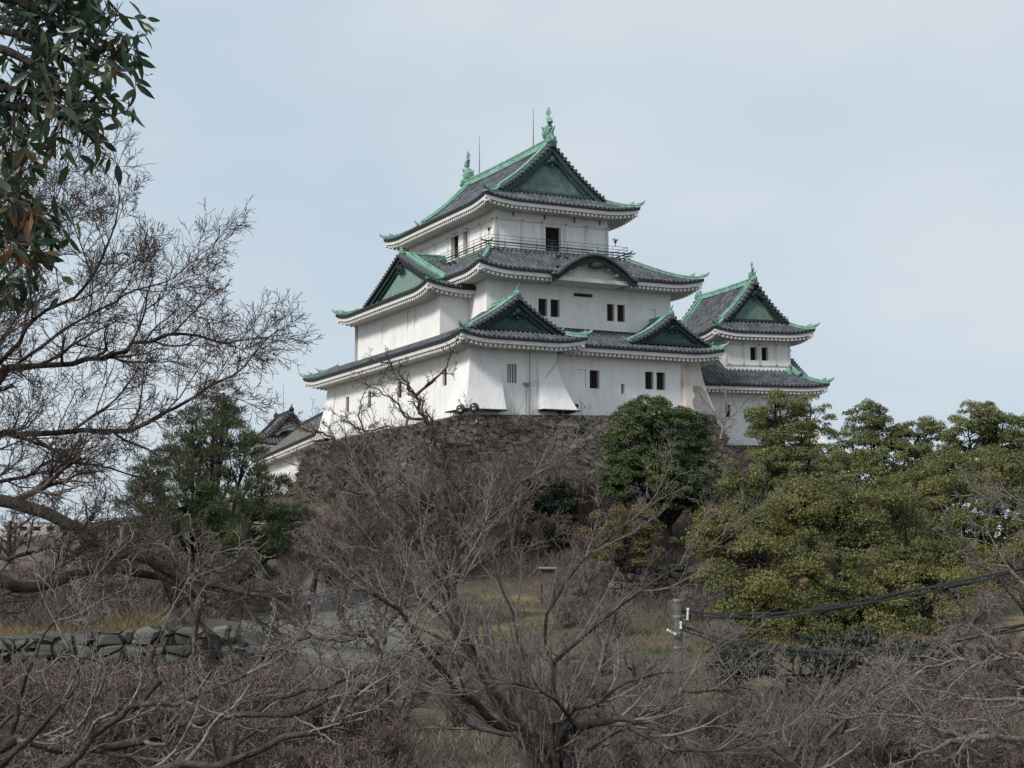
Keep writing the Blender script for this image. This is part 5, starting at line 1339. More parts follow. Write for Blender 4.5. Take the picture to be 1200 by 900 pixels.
def evergreen(name, foot, lobes, label, m, seed, trunk_r=.3, per=1.5, cr=(.55, 1.0), n_per=170, ll=.2, lw=.11, bk='bark_dark', cat='tree', group=None, limbs=True, jitter=.25, under=-.35, needle=False, flat=.75, inner=None):
    """lobes: (px, py, Y, rx, rz) surveyed crown masses"""
    rng = np.random.default_rng(seed); f = at(*foot); z = gz(f[0], f[1]); base = np.array([f[0], f[1], z])
    Lb = []
    for px, py, Y, rx, rz in lobes: p = np.array(at(px, py, Y)) - base; Lb.append((*p, rx, rz))
    root = empty(name, base, label, cat, group)
    W = Wood(); rr = random.Random(seed); ctr = np.mean([l[:3] for l in Lb], axis=0)
    split = np.array([ctr[0] * .25, ctr[1] * .25, max(.6, min(l[2] - l[4] for l in Lb) * .8 + .2)])
    W.paths.append(([(0, 0, -.4), tuple(split * .5 + [rr.gauss(0, .08), 0, 0]), tuple(split)], [trunk_r * 1.15, trunk_r, trunk_r * .85], 0))
    C, R = lobes_to_clumps(Lb, rng, per, cr, jitter, under)
    for l in Lb:
        p = np.array(l[:3]); mid = split * .5 + p * .5 + np.array([rr.gauss(0, .3), rr.gauss(0, .3), -.25 * l[4]])
        W.paths.append(([tuple(split), tuple(mid), tuple(p), tuple(p + [0, 0, l[4] * .6])], [trunk_r * .6, trunk_r * .42, trunk_r * .25, .04], 1))
        near = [c for c in C if np.linalg.norm((c - p) / [l[3], l[3], l[4]]) < 1.25]
        for c in near[::max(1, len(near) // 16)]:
            s = p + (mid - p) * rr.random() * .6; m_ = (s + c) / 2 + [rr.gauss(0, .15), rr.gauss(0, .15), -.1]
            W.paths.append(([tuple(s), tuple(m_), tuple(c)], [.05, .03, .012], 1))
    W.mesh('trunk', (0, 1), M[bk], root, sides=(8, 5))
    leaves('crown', root, C, R, n_per, ll, lw, M[m], rng, needle=needle, flat=flat)
    return root
evergreen('evergreen_tree', (787, 650, 98), [(771, 530, 98, 3.0, 3.3), (742, 555, 97.5, 2.1, 2.6), (800, 555, 98, 2.2, 2.5), (770, 575, 97, 3.2, 1.9), (738, 520, 98, 1.9, 2.2), (762, 492, 98.5, 1.9, 1.5), (795, 515, 98.5, 2.1, 2.2), (812, 580, 98, 1.5, 1.6), (790, 593, 97.5, 1.7, 1.1), (725, 575, 98, 1.2, 1.3)],
          'round dark green tree against the keep wall, above the dark stepped stone wall', 'leaf_round', 201, .28, per=4.2, cr=(.28, .58), n_per=170, ll=.14, lw=.08, jitter=.10)
evergreen('evergreen_shrub', (735, 690, 92), [(735, 622, 92, 1.9, 1.5), (705, 620, 92, 1.2, 1.0), (760, 640, 92, 1.4, 1.2), (725, 655, 91.5, 1.8, 1.3), (755, 610, 92.3, 1.0, .8)],
          'yellowish bushy shrub in front of the round dark green tree', 'leaf_yellow', 202, .12, per=2.2, cr=(.35, .65), n_per=170, ll=.15, lw=.08, cat='shrub')
evergreen('evergreen_shrub', (645, 655, 101), [(640, 590, 101, 1.9, 1.4), (618, 600, 101, 1.3, .9), (668, 625, 100, 1.3, 1.2), (655, 600, 100.5, 1.4, 1.2), (640, 640, 99, 1.5, .9), (610, 640, 99, 1.2, .7)],
          'nearly black evergreen shrub low on the stone slope in the middle', 'leaf_black', 203, .12, per=2.2, cr=(.35, .7), n_per=170, ll=.2, lw=.1, cat='shrub')
# camphors on the right
evergreen('camphor_tree', (985, 800, 66), [(950, 640, 66, 2.1, 1.7), (1005, 615, 67, 2.2, 1.6), (1062, 640, 67, 2.0, 1.6), (895, 655, 65, 2.0, 1.6), (860, 640, 66, 1.6, 1.4), (930, 610, 68, 1.9, 1.2), (980, 690, 64, 2.3, 1.5), (1040, 695, 64, 1.9, 1.4), (1080, 680, 65, 1.9, 1.5), (890, 710, 64, 2.3, 1.8), (940, 740, 63, 2.6, 1.7), (1010, 755, 62, 2.4, 1.4), (840, 660, 65, 1.1, 1.3), (1110, 640, 66, 1.3, 1.2), (870, 700, 63, 1.3, 1.4), (1045, 600, 68, 1.4, .9), (910, 770, 62, 2.2, 1.3), (970, 790, 61, 2.4, 1.2), (1050, 760, 62, 2.2, 1.4), (1090, 720, 63, 1.9, 1.4), (870, 750, 62, 1.5, 1.3), (1110, 690, 64, 1.6, 1.2), (940, 590, 69, 1.6, .9), (990, 585, 69, 1.6, .9)],
          'largest broad camphor tree with olive crown behind the sagging cables', 'leaf_camphor', 211, .4, per=1.5, cr=(.4, .95), n_per=330, ll=.13, lw=.065, jitter=.5)
evergreen('camphor_tree', (850, 720, 74), [(845, 625, 74, 1.4, 1.3), (835, 650, 74, 1.3, 1.4), (860, 610, 74, 1.2, .8), (850, 680, 74, 1.4, 1.3)],
          'small olive camphor at the left side of the largest camphor', 'leaf_yellow', 212, .15, per=1.8, cr=(.4, .7), n_per=190, ll=.16, lw=.085)
evergreen('camphor_tree', (915, 640, 108), [(915, 495, 108, 2.6, 1.6), (895, 510, 108, 1.9, 1.4), (945, 500, 108, 1.8, 1.2), (920, 535, 107, 2.4, 1.8), (900, 560, 106, 2.7, 1.8), (940, 570, 106, 2.2, 1.7), (865, 575, 106, 1.8, 1.4), (925, 600, 105, 3.0, 1.6), (960, 600, 105, 1.8, 1.4), (880, 600, 105, 2.2, 1.3), (908, 478, 108, 1.3, .9), (950, 480, 108, 1.1, .8)],
          'loose yellow green camphor directly in front of the smaller tower', 'leaf_skyline', 213, .2, per=1.9, cr=(.35, .75), n_per=210, ll=.16, lw=.08, jitter=.4, under=-.6)
evergreen('camphor_tree', (1040, 650, 118), [(1020, 500, 118, 1.8, 1.2), (1035, 515, 118, 2.0, 1.2), (1075, 515, 118, 1.9, 1.3), (1000, 530, 118, 2.2, 1.4), (1050, 540, 117, 3.0, 1.8), (990, 560, 116, 2.6, 1.8), (1020, 570, 116, 3.2, 2.0), (1090, 545, 117, 1.8, 1.5), (1070, 580, 116, 2.6, 1.8), (1090, 500, 118, 1.1, .9), (1012, 487, 118, 1.1, .8), (975, 545, 117, 1.2, 1.0)],
          'camphor with rounded crown on the skyline, next tree right of the smaller tower', 'leaf_skyline', 214, .2, per=2.0, cr=(.4, .8), n_per=230, ll=.17, lw=.085, jitter=.38, under=-.6)
evergreen('camphor_tree', (1160, 650, 112), [(1150, 490, 112, 1.9, 1.0), (1135, 510, 112, 1.7, 1.2), (1175, 510, 112, 2.0, 1.3), (1140, 540, 112, 2.4, 1.6), (1190, 535, 112, 2.2, 1.6), (1110, 555, 111, 1.7, 1.4), (1150, 570, 110, 3.2, 1.9), (1200, 570, 110, 2.5, 1.8), (1215, 520, 112, 2.0, 1.6), (1230, 560, 110, 2.6, 2.0), (1165, 485, 112, 1.2, .8)],
          'camphor on the skyline at the right edge of the picture', 'leaf_skyline', 215, .2, per=2.0, cr=(.4, .8), n_per=230, ll=.17, lw=.085, jitter=.38, under=-.6)
evergreen('camphor_tree', (1130, 720, 88), [(1120, 600, 88, 2.4, 1.8), (1090, 610, 88, 1.8, 1.4), (1160, 600, 88, 2.2, 1.7), (1110, 640, 87, 2.4, 1.5), (1150, 640, 87, 2.4, 1.6), (1195, 610, 88, 2.0, 1.8), (1215, 650, 86, 2.4, 1.8), (1160, 700, 84, 2.2, 1.5), (1110, 700, 84, 2.2, 1.4), (1200, 700, 84, 2.4, 1.6), (1060, 600, 89, 2.2, 1.5), (1090, 575, 90, 2.2, 1.3), (1150, 560, 91, 2.4, 1.5), (1200, 570, 90, 2.2, 1.6), (1105, 735, 80, 2.0, 1.3), (1160, 740, 80, 2.0, 1.2), (1130, 670, 86, 2.2, 1.3), (1080, 650, 86, 1.5, 1.2), (1180, 660, 86, 2.2, 1.4)],
          'darker camphor between the largest camphor and the right skyline tree', 'leaf_camphor', 216, .3, per=1.5, cr=(.45, .9), n_per=280, ll=.15, lw=.075, jitter=.35)
evergreen('camphor_tree', (900, 700, 92), [(850, 600, 95, 1.7, 1.5), (880, 615, 94, 2.0, 1.4), (925, 620, 94, 2.4, 1.5), (970, 615, 94, 2.0, 1.5), (1000, 600, 95, 1.8, 1.2), (1060, 610, 95, 2.2, 1.5)],
          'dark green camphor peeping out behind the top of the largest camphor', 'leaf_camphor_dark', 217, .3, per=1.8, cr=(.5, .9), n_per=220, ll=.2, lw=.1, jitter=.35)
evergreen('evergreen_shrub', (1000, 850, 50), [(930, 800, 50, 1.7, 1.4), (990, 800, 50, 1.6, 1.4), (1050, 790, 50, 1.4, 1.0), (870, 790, 50, 1.2, 1.0), (950, 850, 49, 1.8, 1.3), (1020, 840, 49, 1.6, 1.2), (1090, 780, 51, 1.2, .8)],
          'dark evergreen shrubbery under the lower cable', 'leaf_black', 218, .12, per=1.8, cr=(.35, .7), n_per=170, ll=.15, lw=.08, cat='shrub')
evergreen('evergreen_shrub', (470, 700, 84), [(470, 690, 84, 1.2, .7), (505, 700, 84, 1.0, .6), (440, 700, 84, .8, .5)],
          'low green shrub at the foot of the slope beside the path', 'leaf_round', 219, .06, per=3, cr=(.25, .45), n_per=110, ll=.14, lw=.07, cat='shrub')
# pine at left
PN = [(262, 470, 92, 1.0, .9), (250, 490, 92, 1.3, .9), (225, 505, 92, 1.2, 1.0), (258, 515, 91.5, 1.8, 1.1), (205, 530, 92, 1.5, 1.0), (288, 528, 92, 1.2, .9), (235, 545, 91, 1.9, 1.2), (185, 560, 92, 1.4, 1.0), (270, 560, 91, 2.0, 1.2), (310, 575, 92, 1.5, 1.1), (215, 580, 91, 2.0, 1.2), (165, 595, 91.5, 1.4, 1.0), (255, 595, 90.5, 2.2, 1.2), (300, 605, 90.5, 1.9, 1.1), (190, 615, 91, 1.9, 1.1), (340, 610, 91, 1.2, .9), (140, 625, 91, 1.4, .9), (230, 630, 90, 2.2, 1.1), (280, 638, 90, 2.2, 1.1), (325, 645, 91, 1.5, .9), (170, 650, 90, 1.9, 1.0), (220, 668, 89.5, 2.2, .9), (270, 670, 89, 2.2, .9), (120, 660, 90, 1.5, .8), (160, 690, 86, 1.8, .7), (215, 700, 86, 2.0, .7)]
evergreen('pine_tree', (245, 700, 91), PN, 'big dark pine left of the keep with ragged tiers of needles', 'needle', 221, .28, per=2.6, cr=(.35, .65), n_per=120, ll=.40, lw=.04, needle=True, flat=1.1, jitter=.5, under=-.5)
for o in [o for o in bpy.data.objects if o.name.startswith('pine_tree')]: pass
evergreen('pine_tree', (20, 735, 70), [(10, 705, 70, 1.4, .4), (40, 700, 70, 1.0, .35), (-20, 690, 70, 1.6, .5)], 'small pale green pine bough low at the left edge', 'needle', 222, .12, per=4, cr=(.28, .5), n_per=80, ll=.3, lw=.035, needle=True, cat='tree')

# near overhanging branches with large leaves, trunk outside the left edge
def big_leaf_tree():
    base = np.array([-3.1, 4.6, gz(-3.1, 4.6)]); W = Wood(); rr = random.Random(5); rng = np.random.default_rng(5)
    root = empty('evergreen_tree', base, 'near overhanging tree with large glossy dark leaves', 'tree')
    Lb = lambda px, py, Y: tuple(np.array(at(px, py, Y)) - base)
    W.paths.append(([(0, 0, -.3), (.05, 0, 2.5), (0, .05, 4.6), (-.05, .1, 6.2), (0, .1, 7.6)], [.2, .18, .16, .13, .09], 0))
    P = []; 
    def twig(p, d, L, r, lv):
        pts = [p]; dd = d
        for i in range(5):
            dd = _unit((dd[0] + rr.gauss(0, .13), dd[1] + rr.gauss(0, .13), dd[2] + rr.gauss(0, .13) - .02)); q = pts[-1]; pts.append(tuple(q[a] + dd[a] * L / 5 for a in range(3)))
        W.paths.append((pts, [r * (1 - .12 * i) for i in range(6)], 1))
        if lv: 
            for i in (1, 2, 3, 4, 5):
                for _ in range(2):
                    th = rr.uniform(.5, 1.0) * rr.choice((-1, 1)); a = (dd[0] * math.cos(th) - dd[2] * math.sin(th), dd[1] + rr.gauss(0, .5), dd[2] * math.cos(th) + dd[0] * math.sin(th)); twig(pts[i], _unit(a), L * rr.uniform(.35, .6), r * .55, lv - 1)
        else:
            for i in (3, 4, 5, 5):
                if rr.random() < .40: P.append((pts[i], dd))
    for line in ([(-60, 20, 4.6), (20, 40, 4.5), (80, 70, 4.4), (115, 85, 4.35)], [(-60, 90, 4.5), (10, 105, 4.4), (55, 108, 4.3), (95, 112, 4.3)], [(-60, -30, 4.8), (10, -30, 4.7), (60, 0, 4.6), (90, 40, 4.5)], [(-60, 120, 4.5), (0, 125, 4.4), (45, 128, 4.4), (90, 140, 4.3)], [(-60, -10, 4.3), (20, 0, 4.3), (70, 30, 4.3), (120, 60, 4.3)],
                 [(-60, 40, 4.2), (10, 60, 4.1), (50, 80, 4.1), (70, 120, 4.1)], [(-60, -60, 4.4), (0, -40, 4.3), (50, -20, 4.3), (100, -10, 4.3)],
                 [(-60, 215, 4.5), (-10, 220, 4.4), (20, 235, 4.4), (38, 240, 4.4)], [(-60, 255, 4.3), (-20, 262, 4.3), (5, 275, 4.3), (15, 285, 4.3)], [(-60, 340, 4.5), (-25, 345, 4.4), (0, 355, 4.4)]):
        Q = [Lb(*q) for q in line]; st_ = (0, .08, min(7.2, max(2.5, Q[0][2] - .3)))
        Q = [st_] + Q; W.paths.append((Q, [.018 - .0025 * i for i in range(len(Q))], 0))
        for i in range(2, len(Q)):
            for k in range(3 if len(Q) > 4 else 2):
                t = rr.random(); p = tuple(Q[i - 1][a] * (1 - t) + Q[i][a] * t for a in range(3)); an = rr.uniform(-1.4, 1.4)
                twig(p, _unit((math.cos(an), rr.gauss(0, .5), math.sin(an))), rr.uniform(.10, .17), .004, 1)
    W.mesh('trunk', (0,), M['bark_dark'], root); W.mesh('twigs', (1,), M['bark_brown'], root, sides=(4, 4))
    V = []; F = []
    for p, d in P:
        for _ in range(1):
            l = rr.uniform(.042, .078); w = l * rr.uniform(.26, .36)
            D = np.array(_unit((d[0] * .35 + rr.gauss(0, .45), d[1] * .2 + rr.gauss(0, .35), -.5 + rr.gauss(0, .4)))); S = np.cross(D, np.array([rr.gauss(0, 1), rr.gauss(0, 1) - .8, rr.gauss(0, .6)])); S /= np.linalg.norm(S); N = np.cross(S, D)
            b = len(V); s = np.array(p)
            prof = [(0, .03), (.18, .6), (.42, 1), (.7, .8), (.88, .4), (1, .03)]
            for t, ww in prof:
                c = s + D * l * t + N * (-.18 * l * t * t)
                V += [c - S * w * .5 * ww + N * .12 * w * ww, c, c + S * w * .5 * ww + N * .12 * w * ww]
            for i in range(len(prof) - 1):
                for j in (0, 1): F.append((b + i * 3 + j, b + i * 3 + j + 1, b + (i + 1) * 3 + j + 1, b + (i + 1) * 3 + j))
    np_mesh('leaves', V, F, M['leaf_big'], root, smooth=True)
big_leaf_tree()

# ================================================================ utility pole and cables
pp = at(795, 760, 37); zp = gz(pp[0], 37)
M['concrete'] = mat('concrete_pole', (.085, .08, .075), .9, .2, 5)
pole = empty('utility_pole', (pp[0], 37, zp), 'grey concrete utility pole with white insulators rising among the bare trees', 'utility pole')
zt = at(795, 704, 37)[2]; mb = MB(); mb.tube([(pp[0], 37, zp - .3), (pp[0], 37, zt)], [.135, .10], 12); build('mast', mb, M['concrete'], pole, smooth=True)
for z in (-.04, .35, .75, 1.1): mb = MB(); mb.tube([(pp[0], 37, zt - z), (pp[0], 37, zt - z - .06)], .12, 10); build('band', mb, M['steel'], pole)
for px, py, q in ((806, 720, (.02, .0, .3)), (787, 741, (.22, 0, -.12)), (798, 733, (0, 0, .15))):
    a = Vector(at(px, py, 36.8)); d = Vector(q) * .5; mb = MB(); mb.tube([a - d * .8, a + d * .8], .03, 8); mb.ball(a - d * .8, .04, 6); mb.ball(a + d * .8, .04, 6); build('insulator', mb, M['whitepaint'], pole)
mb = MB(); a = Vector((pp[0] + .1, 36.85, zt - .5)); mb.tube([(pp[0], 37, zt - .35), (pp[0] + .4, 36.9, zt - .35)], .03, 5); mb.tube([(pp[0], 37, zt - .78), (pp[0] + .4, 36.9, zt - .78)], .03, 5); build('cross_arm', mb, M['steel'], pole)
M['cable'] = mat('black_cable', (.018, .02, .024), .55, .2)
def cable(name, pts, r, label, n=48, twist=.05, strands=3):
    P = [np.array(at(*p)) for p in pts]; Q = []
    for i in range(len(P) - 1):
        p0, p1, p2, p3 = P[max(i - 1, 0)], P[i], P[i + 1], P[min(i + 2, len(P) - 1)]
        for k in range(8):
            t = k / 8; Q.append(.5 * ((2 * p1) + (-p0 + p2) * t + (2 * p0 - 5 * p1 + 4 * p2 - p3) * t * t + (-p0 + 3 * p1 - 3 * p2 + p3) * t ** 3))
    Q.append(P[-1]); mb = MB()
    for s in range(strands):
        a = s * 2.09; mb.tube([q + np.array([0, math.cos(a + i * .12) * twist, math.sin(a + i * .12) * twist * 1.1]) for i, q in enumerate(Q)], r, 5)
    return tag(build(name, mb, M['cable'], None, loc=tuple(P[0])), label, 'cable')
cable('cable_bundle', [(799, 717, 37), (850, 722, 36.5), (900, 721.5, 36), (960, 715, 35.5), (1020, 704, 35), (1090, 690, 34.5), (1150, 679, 34), (1230, 660, 33.5), (1400, 615, 32.5)], .024, 'upper bundle of black cables running from the utility pole to the right edge', twist=.055)
cable('cable_bundle', [(799, 735, 37), (850, 752, 36.5), (900, 761, 36), (960, 765, 35.5), (1020, 764, 35), (1080, 757, 34.5), (1150, 744, 34), (1230, 727, 33.5), (1400, 680, 32.5)], .024, 'lower bundle of black cables sagging from the utility pole under the camphor', twist=.06)
q = at(1400, 650, 32.5); zq = gz(q[0], 32.5); pole2 = empty('utility_pole', (q[0], 32.5, zq), 'second concrete utility pole outside the right edge carrying the cables', 'utility pole'); mb = MB(); mb.tube([(q[0], 32.5, zq - .3), (q[0], 32.5, q[2] + 1.6)], [.17, .12], 12); build('mast', mb, M['concrete'], pole2)

# ================================================================ notice board, far houses
nb_ = np.array(at(642, 700, 78)); nb_[2] = gz(nb_[0], 78); zb0 = at(642, 686, 78)[2]; zb1 = at(642, 665, 78)[2]
board = empty('notice_board', nb_, 'pale notice board with a thin pinkish roof on posts, on the grassy slope', 'notice board')
x = nb_[0]
for dx in (-.32, .32): mb = MB(); mb.tube([(x + dx, 78, nb_[2] - .2), (x + dx, 78, zb1 - .05)], .045, 6); build('post', mb, M['brownwood'], board)
mb = MB(); mb.hexa([(x - .34, 77.93, zb0), (x + .34, 77.93, zb0), (x + .34, 77.98, zb0), (x - .34, 77.98, zb0), (x - .34, 77.93, zb1 - .1), (x + .34, 77.93, zb1 - .1), (x + .34, 77.98, zb1 - .1), (x - .34, 77.98, zb1 - .1)]); build('panel', mb, mat('weathered_panel', (.10, .092, .085), .8, .35, 6), board)
mb = MB(); mb.hexa([(x - .5, 77.75, zb1 - .08), (x + .5, 77.75, zb1 - .08), (x + .5, 78.2, zb1 - .08), (x - .5, 78.2, zb1 - .08), (x - .5, 77.75, zb1 - .02), (x + .5, 77.75, zb1 - .02), (x + .5, 78.2, zb1 + .03), (x - .5, 78.2, zb1 + .03)]); build('roof', mb, mat('pinkish_board', (.24, .17, .15), .8), board)
def house(px, py_top, Y, w, d, hwall, hroof, label, wallc, roofc, zbase=None, rz=0.0, wn=3):
    p = at(px, py_top, Y); z0 = gz(p[0], Y) if zbase is None else zbase; ztop = p[2]; ze = ztop - hroof
    F_ = Frame(p[0], Y, rz, rz + 90); r = empty('house', (p[0], Y, z0), label, 'house')
    hs = []; mw = MB(); hol = []
    nf = max(1, int((ze - z0) / 3.2))
    for f in range(nf):
        for k in range(wn):
            s = -w / 2 + w * (k + .5) / wn; zz = ze - 1.0 - 3.1 * f - 1.1
            if zz > z0 + .5: hol.append((s - w / wn * .27, s + w / wn * .27, zz, zz + 1.2, 'open'))
    wall_face(mw, F_, FM(0), -w / 2, w / 2, z0 - 1, ze, hol, hs, th=.15)
    for mp_, s0, s1 in ((LM(-w / 2), 0, d), (RM(w / 2), 0, d), (BM(d), -w / 2, w / 2)): wall_face(mw, F_, mp_, s0, s1, z0 - 1, ze, [], [])
    build('wall', mw, wallc, r); make_windows(r, hs)
    ro = MB(); o = .5
    if hroof > .4:
        a = [F_(-w / 2 - o, -o, ze), F_(w / 2 + o, -o, ze), F_(w / 2 + o, d + o, ze), F_(-w / 2 - o, d + o, ze), F_(-w / 2 + d * .3, d / 2, ztop), F_(w / 2 - d * .3, d / 2, ztop)]
        ro.add(a, [(0, 1, 5, 4), (1, 2, 5), (2, 3, 4, 5), (3, 0, 4), (3, 2, 1, 0)])
    else: boxf(ro, F_, -w / 2 - .1, w / 2 + .1, -.1, d + .1, ze, ztop)
    build('roof', ro, roofc, r); return r
cw = mat('pale_render', (.42, .42, .42), .9, .1); cr_ = mat('brown_roof', (.12, .095, .08), .9, .2, 3); cg = mat('grey_flat_roof', (.25, .25, .26), .9)
house(10, 645, 125, 9, 7, 3, 1.6, 'low house with brown hipped roof at the far left edge', cw, cr_, rz=8)
house(75, 612, 420, 34, 14, 10, .3, 'distant pale flat roofed block seen through the branches at left', cw, cg, wn=9)
house(130, 632, 390, 20, 12, 10, .3, 'lower distant pale block right of the first, behind the branches', cw, cg, wn=6)
house(-20, 628, 380, 26, 12, 10, .3, 'distant pale block cut by the left edge of the picture', cw, cg, wn=6)
house(1092, 551, 175, 5.5, 5, 3, .9, 'small white walled house glimpsed between the skyline camphors', cw, cg, wn=3)

# ================================================================ the walker on the path
def person():
    f = at(362, 742, 84); z = gz(f[0], 84) + .09; root = empty('person', (f[0], 84, z), 'person walking on the gravel path in a dark plum jacket and black trousers', 'person'); root.rotation_euler.z = .5
    def skin(name, V, E, R, m):
        me = bpy.data.meshes.new(name); me.from_pydata(V, E, []); o = bpy.data.objects.new(name, me); col.objects.link(o); me.materials.append(m)
        md = o.modifiers.new('skin', 'SKIN'); md.use_smooth_shade = True; sk_ = me.skin_vertices[0].data
        for i, r in enumerate(R): sk_[i].radius = (r if isinstance(r, tuple) else (r, r))
        sk_[0].use_root = True; o.modifiers.new('sub', 'SUBSURF').levels = 2; o.modifiers['sub'].render_levels = 2; o.parent = root; return o
    skin_m = mat('skin', (.42, .27, .20), .6); jk = mat('plum_jacket', (.05, .022, .03), .8, .3, 8); tr = mat('black_trousers', (.012, .013, .018), .8); hr = mat('dark_hair', (.012, .010, .009), .6)
    # body: pelvis, spine, neck, head, legs, arms with hands
    V = [(0, 0, .92), (0, 0, 1.12), (0, .01, 1.34), (0, .01, 1.44), (0, 0, 1.50), (0, -.01, 1.60), (0, 0, 1.66),
         (-.09, 0, .86), (-.10, -.10, .50), (-.10, -.22, .10), (-.10, -.34, .05), (.09, 0, .86), (.10, .14, .50), (.10, .30, .16), (.10, .20, .06),
         (-.19, 0, 1.38), (-.25, .08, 1.13), (-.24, -.02, .90), (-.24, -.06, .82), (.19, 0, 1.38), (.25, -.10, 1.13), (.24, -.20, .92), (.24, -.24, .84)]
    E = [(0, 1), (1, 2), (2, 3), (3, 4), (4, 5), (5, 6), (0, 7), (7, 8), (8, 9), (9, 10), (0, 11), (11, 12), (12, 13), (13, 14), (2, 15), (15, 16), (16, 17), (17, 18), (2, 19), (19, 20), (20, 21), (21, 22)]
    R = [(.14, .1), (.13, .09), (.16, .1), (.07, .06), (.055, .055), (.085, .095), (.07, .08), .085, .06, .042, .035, .085, .06, .042, .035, .06, .045, .034, .03, .06, .045, .034, .03]
    skin('body', V, E, R, skin_m)
    skin('jacket', [(0, 0, .84), (0, 0, 1.0), (0, 0, 1.18), (0, .01, 1.36), (0, .01, 1.44), (-.19, 0, 1.38), (-.255, .08, 1.13), (-.245, -.02, .92), (.19, 0, 1.38), (.255, -.10, 1.13), (.245, -.19, .94)],
         [(0, 1), (1, 2), (2, 3), (3, 4), (3, 5), (5, 6), (6, 7), (3, 8), (8, 9), (9, 10)], [(.19, .14), (.175, .13), (.17, .125), (.18, .12), (.07, .07), .08, .065, .052, .08, .065, .052], jk)
    skin('trousers', [(0, 0, .92), (-.09, 0, .84), (-.10, -.10, .50), (-.10, -.21, .13), (.09, 0, .84), (.10, .14, .50), (.10, .28, .20)], [(0, 1), (1, 2), (2, 3), (0, 4), (4, 5), (5, 6)], [(.15, .12), .10, .075, .06, .10, .075, .06], tr)
    hm = MB(); b0_ = Vector((f[0], 84, z)); hm.ball(b0_ + Vector((0, .015, 1.645)), .108, 10, sz=(.95, 1.05, 1.0)); build('hair', hm, hr, root, smooth=True)
    for sx, y in ((-.10, -.36), (.10, .22)):
        mb = MB(); mb.tube([b0_ + Vector((sx, y + .16, .05)), b0_ + Vector((sx, y, .05)), b0_ + Vector((sx, y - .08, .035))], [.05, .05, .03], 8); build('shoe', mb, M['blackpaint'], root)
person()
# grass tufts and twiggy litter that nobody could count
def litter(name, n, x0, x1, Y0, Y1, h, w, m, seed, lean=.5, dens=None, clear=False):
    rng = np.random.default_rng(seed); Y = Y0 + (Y1 - Y0) * rng.random(n); px = x0 + (x1 - x0) * rng.random(n); X = (px - 600) / F_PX * Y
    pc = np.interp(Y, [44, 60, 84, 103, 118], [395, 388, 385, 405, 425]); k = (np.abs(px[:len(Y)] - pc) / 1740 * Y > 5.2 - (Y > 95) * 2.0) | (Y > 119) | (Y < 40)
    if clear: k &= ~((px > 445) & (px < 650) & (Y > 60) & (Y < 95))
    X, Y = X[k], Y[k]; n = len(X)
    if dens is not None:
        k = np.array([mnoise.noise(Vector((a * .16, b * .16, seed))) for a, b in zip(X, Y)]) > dens; X, Y = X[k], Y[k]; n = len(X)
    Z = height(X, Y); P = np.stack([X, Y, Z], 1); D = np.stack([rng.normal(size=n) * lean, rng.normal(size=n) * lean, np.ones(n)], 1); L = h * (.4 + rng.random(n))[:, None]
    an = rng.random(n) * 3.14; S = np.stack([np.cos(an), np.sin(an), 0 * an], 1) * w; B = np.stack([rng.normal(size=n), rng.normal(size=n), 0 * an], 1) * h * .25
    T = P + D * L; Mi = P + D * L * .5 + B * .4
    V = np.stack([P - S, P + S, Mi + S * .8, Mi - S * .8, T + B + S * .3, T + B - S * .3], 1).reshape(-1, 3); b = np.arange(n)[:, None] * 6
    F = np.concatenate([b + [0, 1, 2, 3], b + [3, 2, 4, 5]]); o = np_mesh(name, V, F, m); tag(o, kind='stuff'); return o
M['straw'] = leaf_mat('dry_straw', [(.13, .095, .045), (.22, .17, .085), (.30, .24, .13)], trans=.2)
M['grass'] = leaf_mat('green_grass', [(.05, .07, .02), (.08, .11, .03), (.12, .14, .05)], trans=.2)
M['brush'] = leaf_mat('dead_brush', [(.06, .047, .043), (.115, .092, .084), (.175, .145, .132)], trans=0)
litter('dry_grass', 70000, 0, 1200, 36, 105, .22, .012, M['straw'], 1, dens=.02)
litter('dry_grass', 26000, -20, 345, 40.8, 47, .3, .009, M['straw'], 11, lean=.7)
litter('green_grass', 50000, 300, 1000, 55, 105, .18, .012, M['grass'], 2, dens=.12)
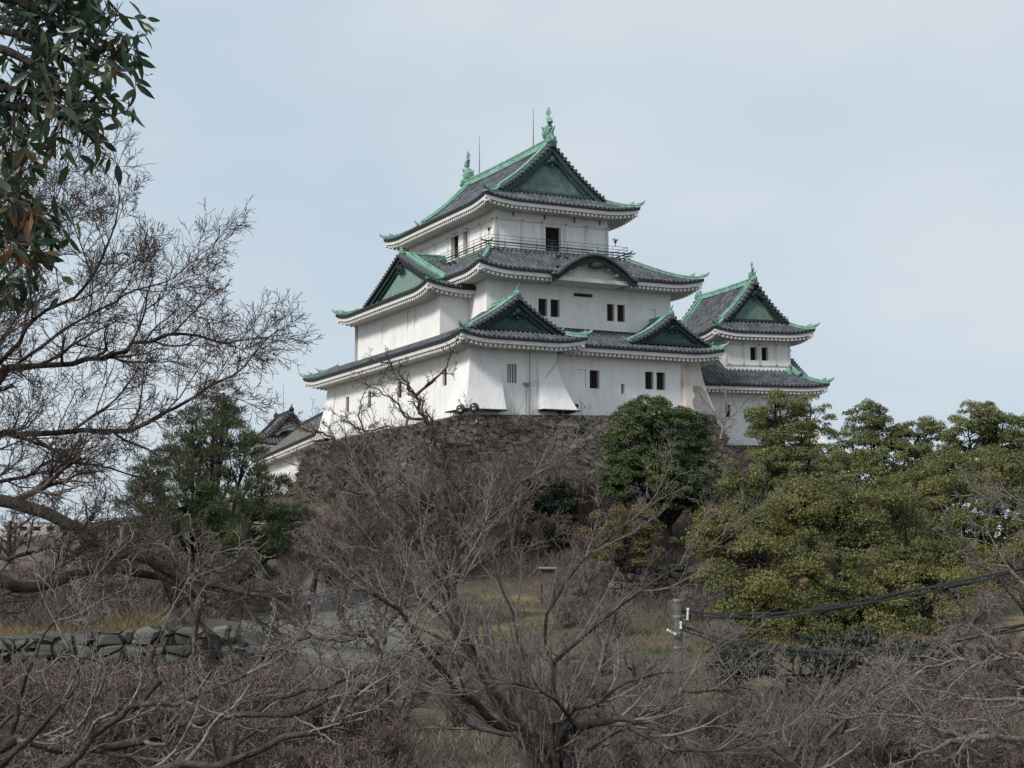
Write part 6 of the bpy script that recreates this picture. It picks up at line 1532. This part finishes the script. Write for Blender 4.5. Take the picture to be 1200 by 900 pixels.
litter('brushwood', 90000, 330, 900, 84, 118, .9, .014, M['brush'], 3, lean=.8, clear=True)
litter('brushwood', 45000, -20, 360, 44, 120, .8, .012, M['brush'], 4, lean=.8, dens=-.1, clear=True)
litter('brushwood', 18000, 450, 1220, 26, 80, .6, .010, M['brush'], 5, lean=.8, dens=-.1, clear=True)
litter('brushwood', 45000, -20, 470, 14, 42, .5, .007, M['brush'], 6, lean=.8, dens=-.2)

# dead creepers and seedlings rooted in the joints of the stone base
def creepers(src, n, seed, h=.75, w=.013):
    rng = np.random.default_rng(seed); me = src.data; V = np.empty(len(me.vertices) * 3, np.float32); me.vertices.foreach_get('co', V); V = V.reshape(-1, 3) + np.array(src.location)
    F = np.array([p.vertices[:4] for p in me.polygons if len(p.vertices) == 4]); C = V[F].mean(1); A = np.linalg.norm(np.cross(V[F[:, 1]] - V[F[:, 0]], V[F[:, 3]] - V[F[:, 0]]), axis=1)
    front = C[:, 1] < C[:, 1].mean() + 25
    dn = np.array([mnoise.noise(Vector(c) * .22) for c in C]); A = A * front * np.clip(dn * 3 + .75, .04, 2)
    i = rng.choice(len(F), n, p=A / A.sum()); P = C[i] + rng.normal(size=(n, 3)) * .18
    out = np.array([0, -.8, .35]); D = out + rng.normal(size=(n, 3)) * np.array([.9, .5, .8]); L = h * (.3 + rng.random(n))[:, None]; S = rng.normal(size=(n, 3)); S /= np.linalg.norm(S, axis=1)[:, None]; S *= w
    B = rng.normal(size=(n, 3)) * .25 * h; M1 = P + D * L * .5 + B * .5; T = P + D * L - np.array([0, 0, .2]) * L + B
    Vv = np.stack([P - S, P + S, M1 + S * .8, M1 - S * .8, T + S * .4, T - S * .4], 1).reshape(-1, 3); b = np.arange(n)[:, None] * 6
    o = np_mesh('creepers', Vv, np.concatenate([b + [0, 1, 2, 3], b + [3, 2, 4, 5]]), M['brush']); tag(o, kind='stuff')
sb = [o for o in bpy.data.objects if o.name.startswith('stone_base')]
creepers(sb[0], 70000, 1); creepers(sb[1], 22000, 2)
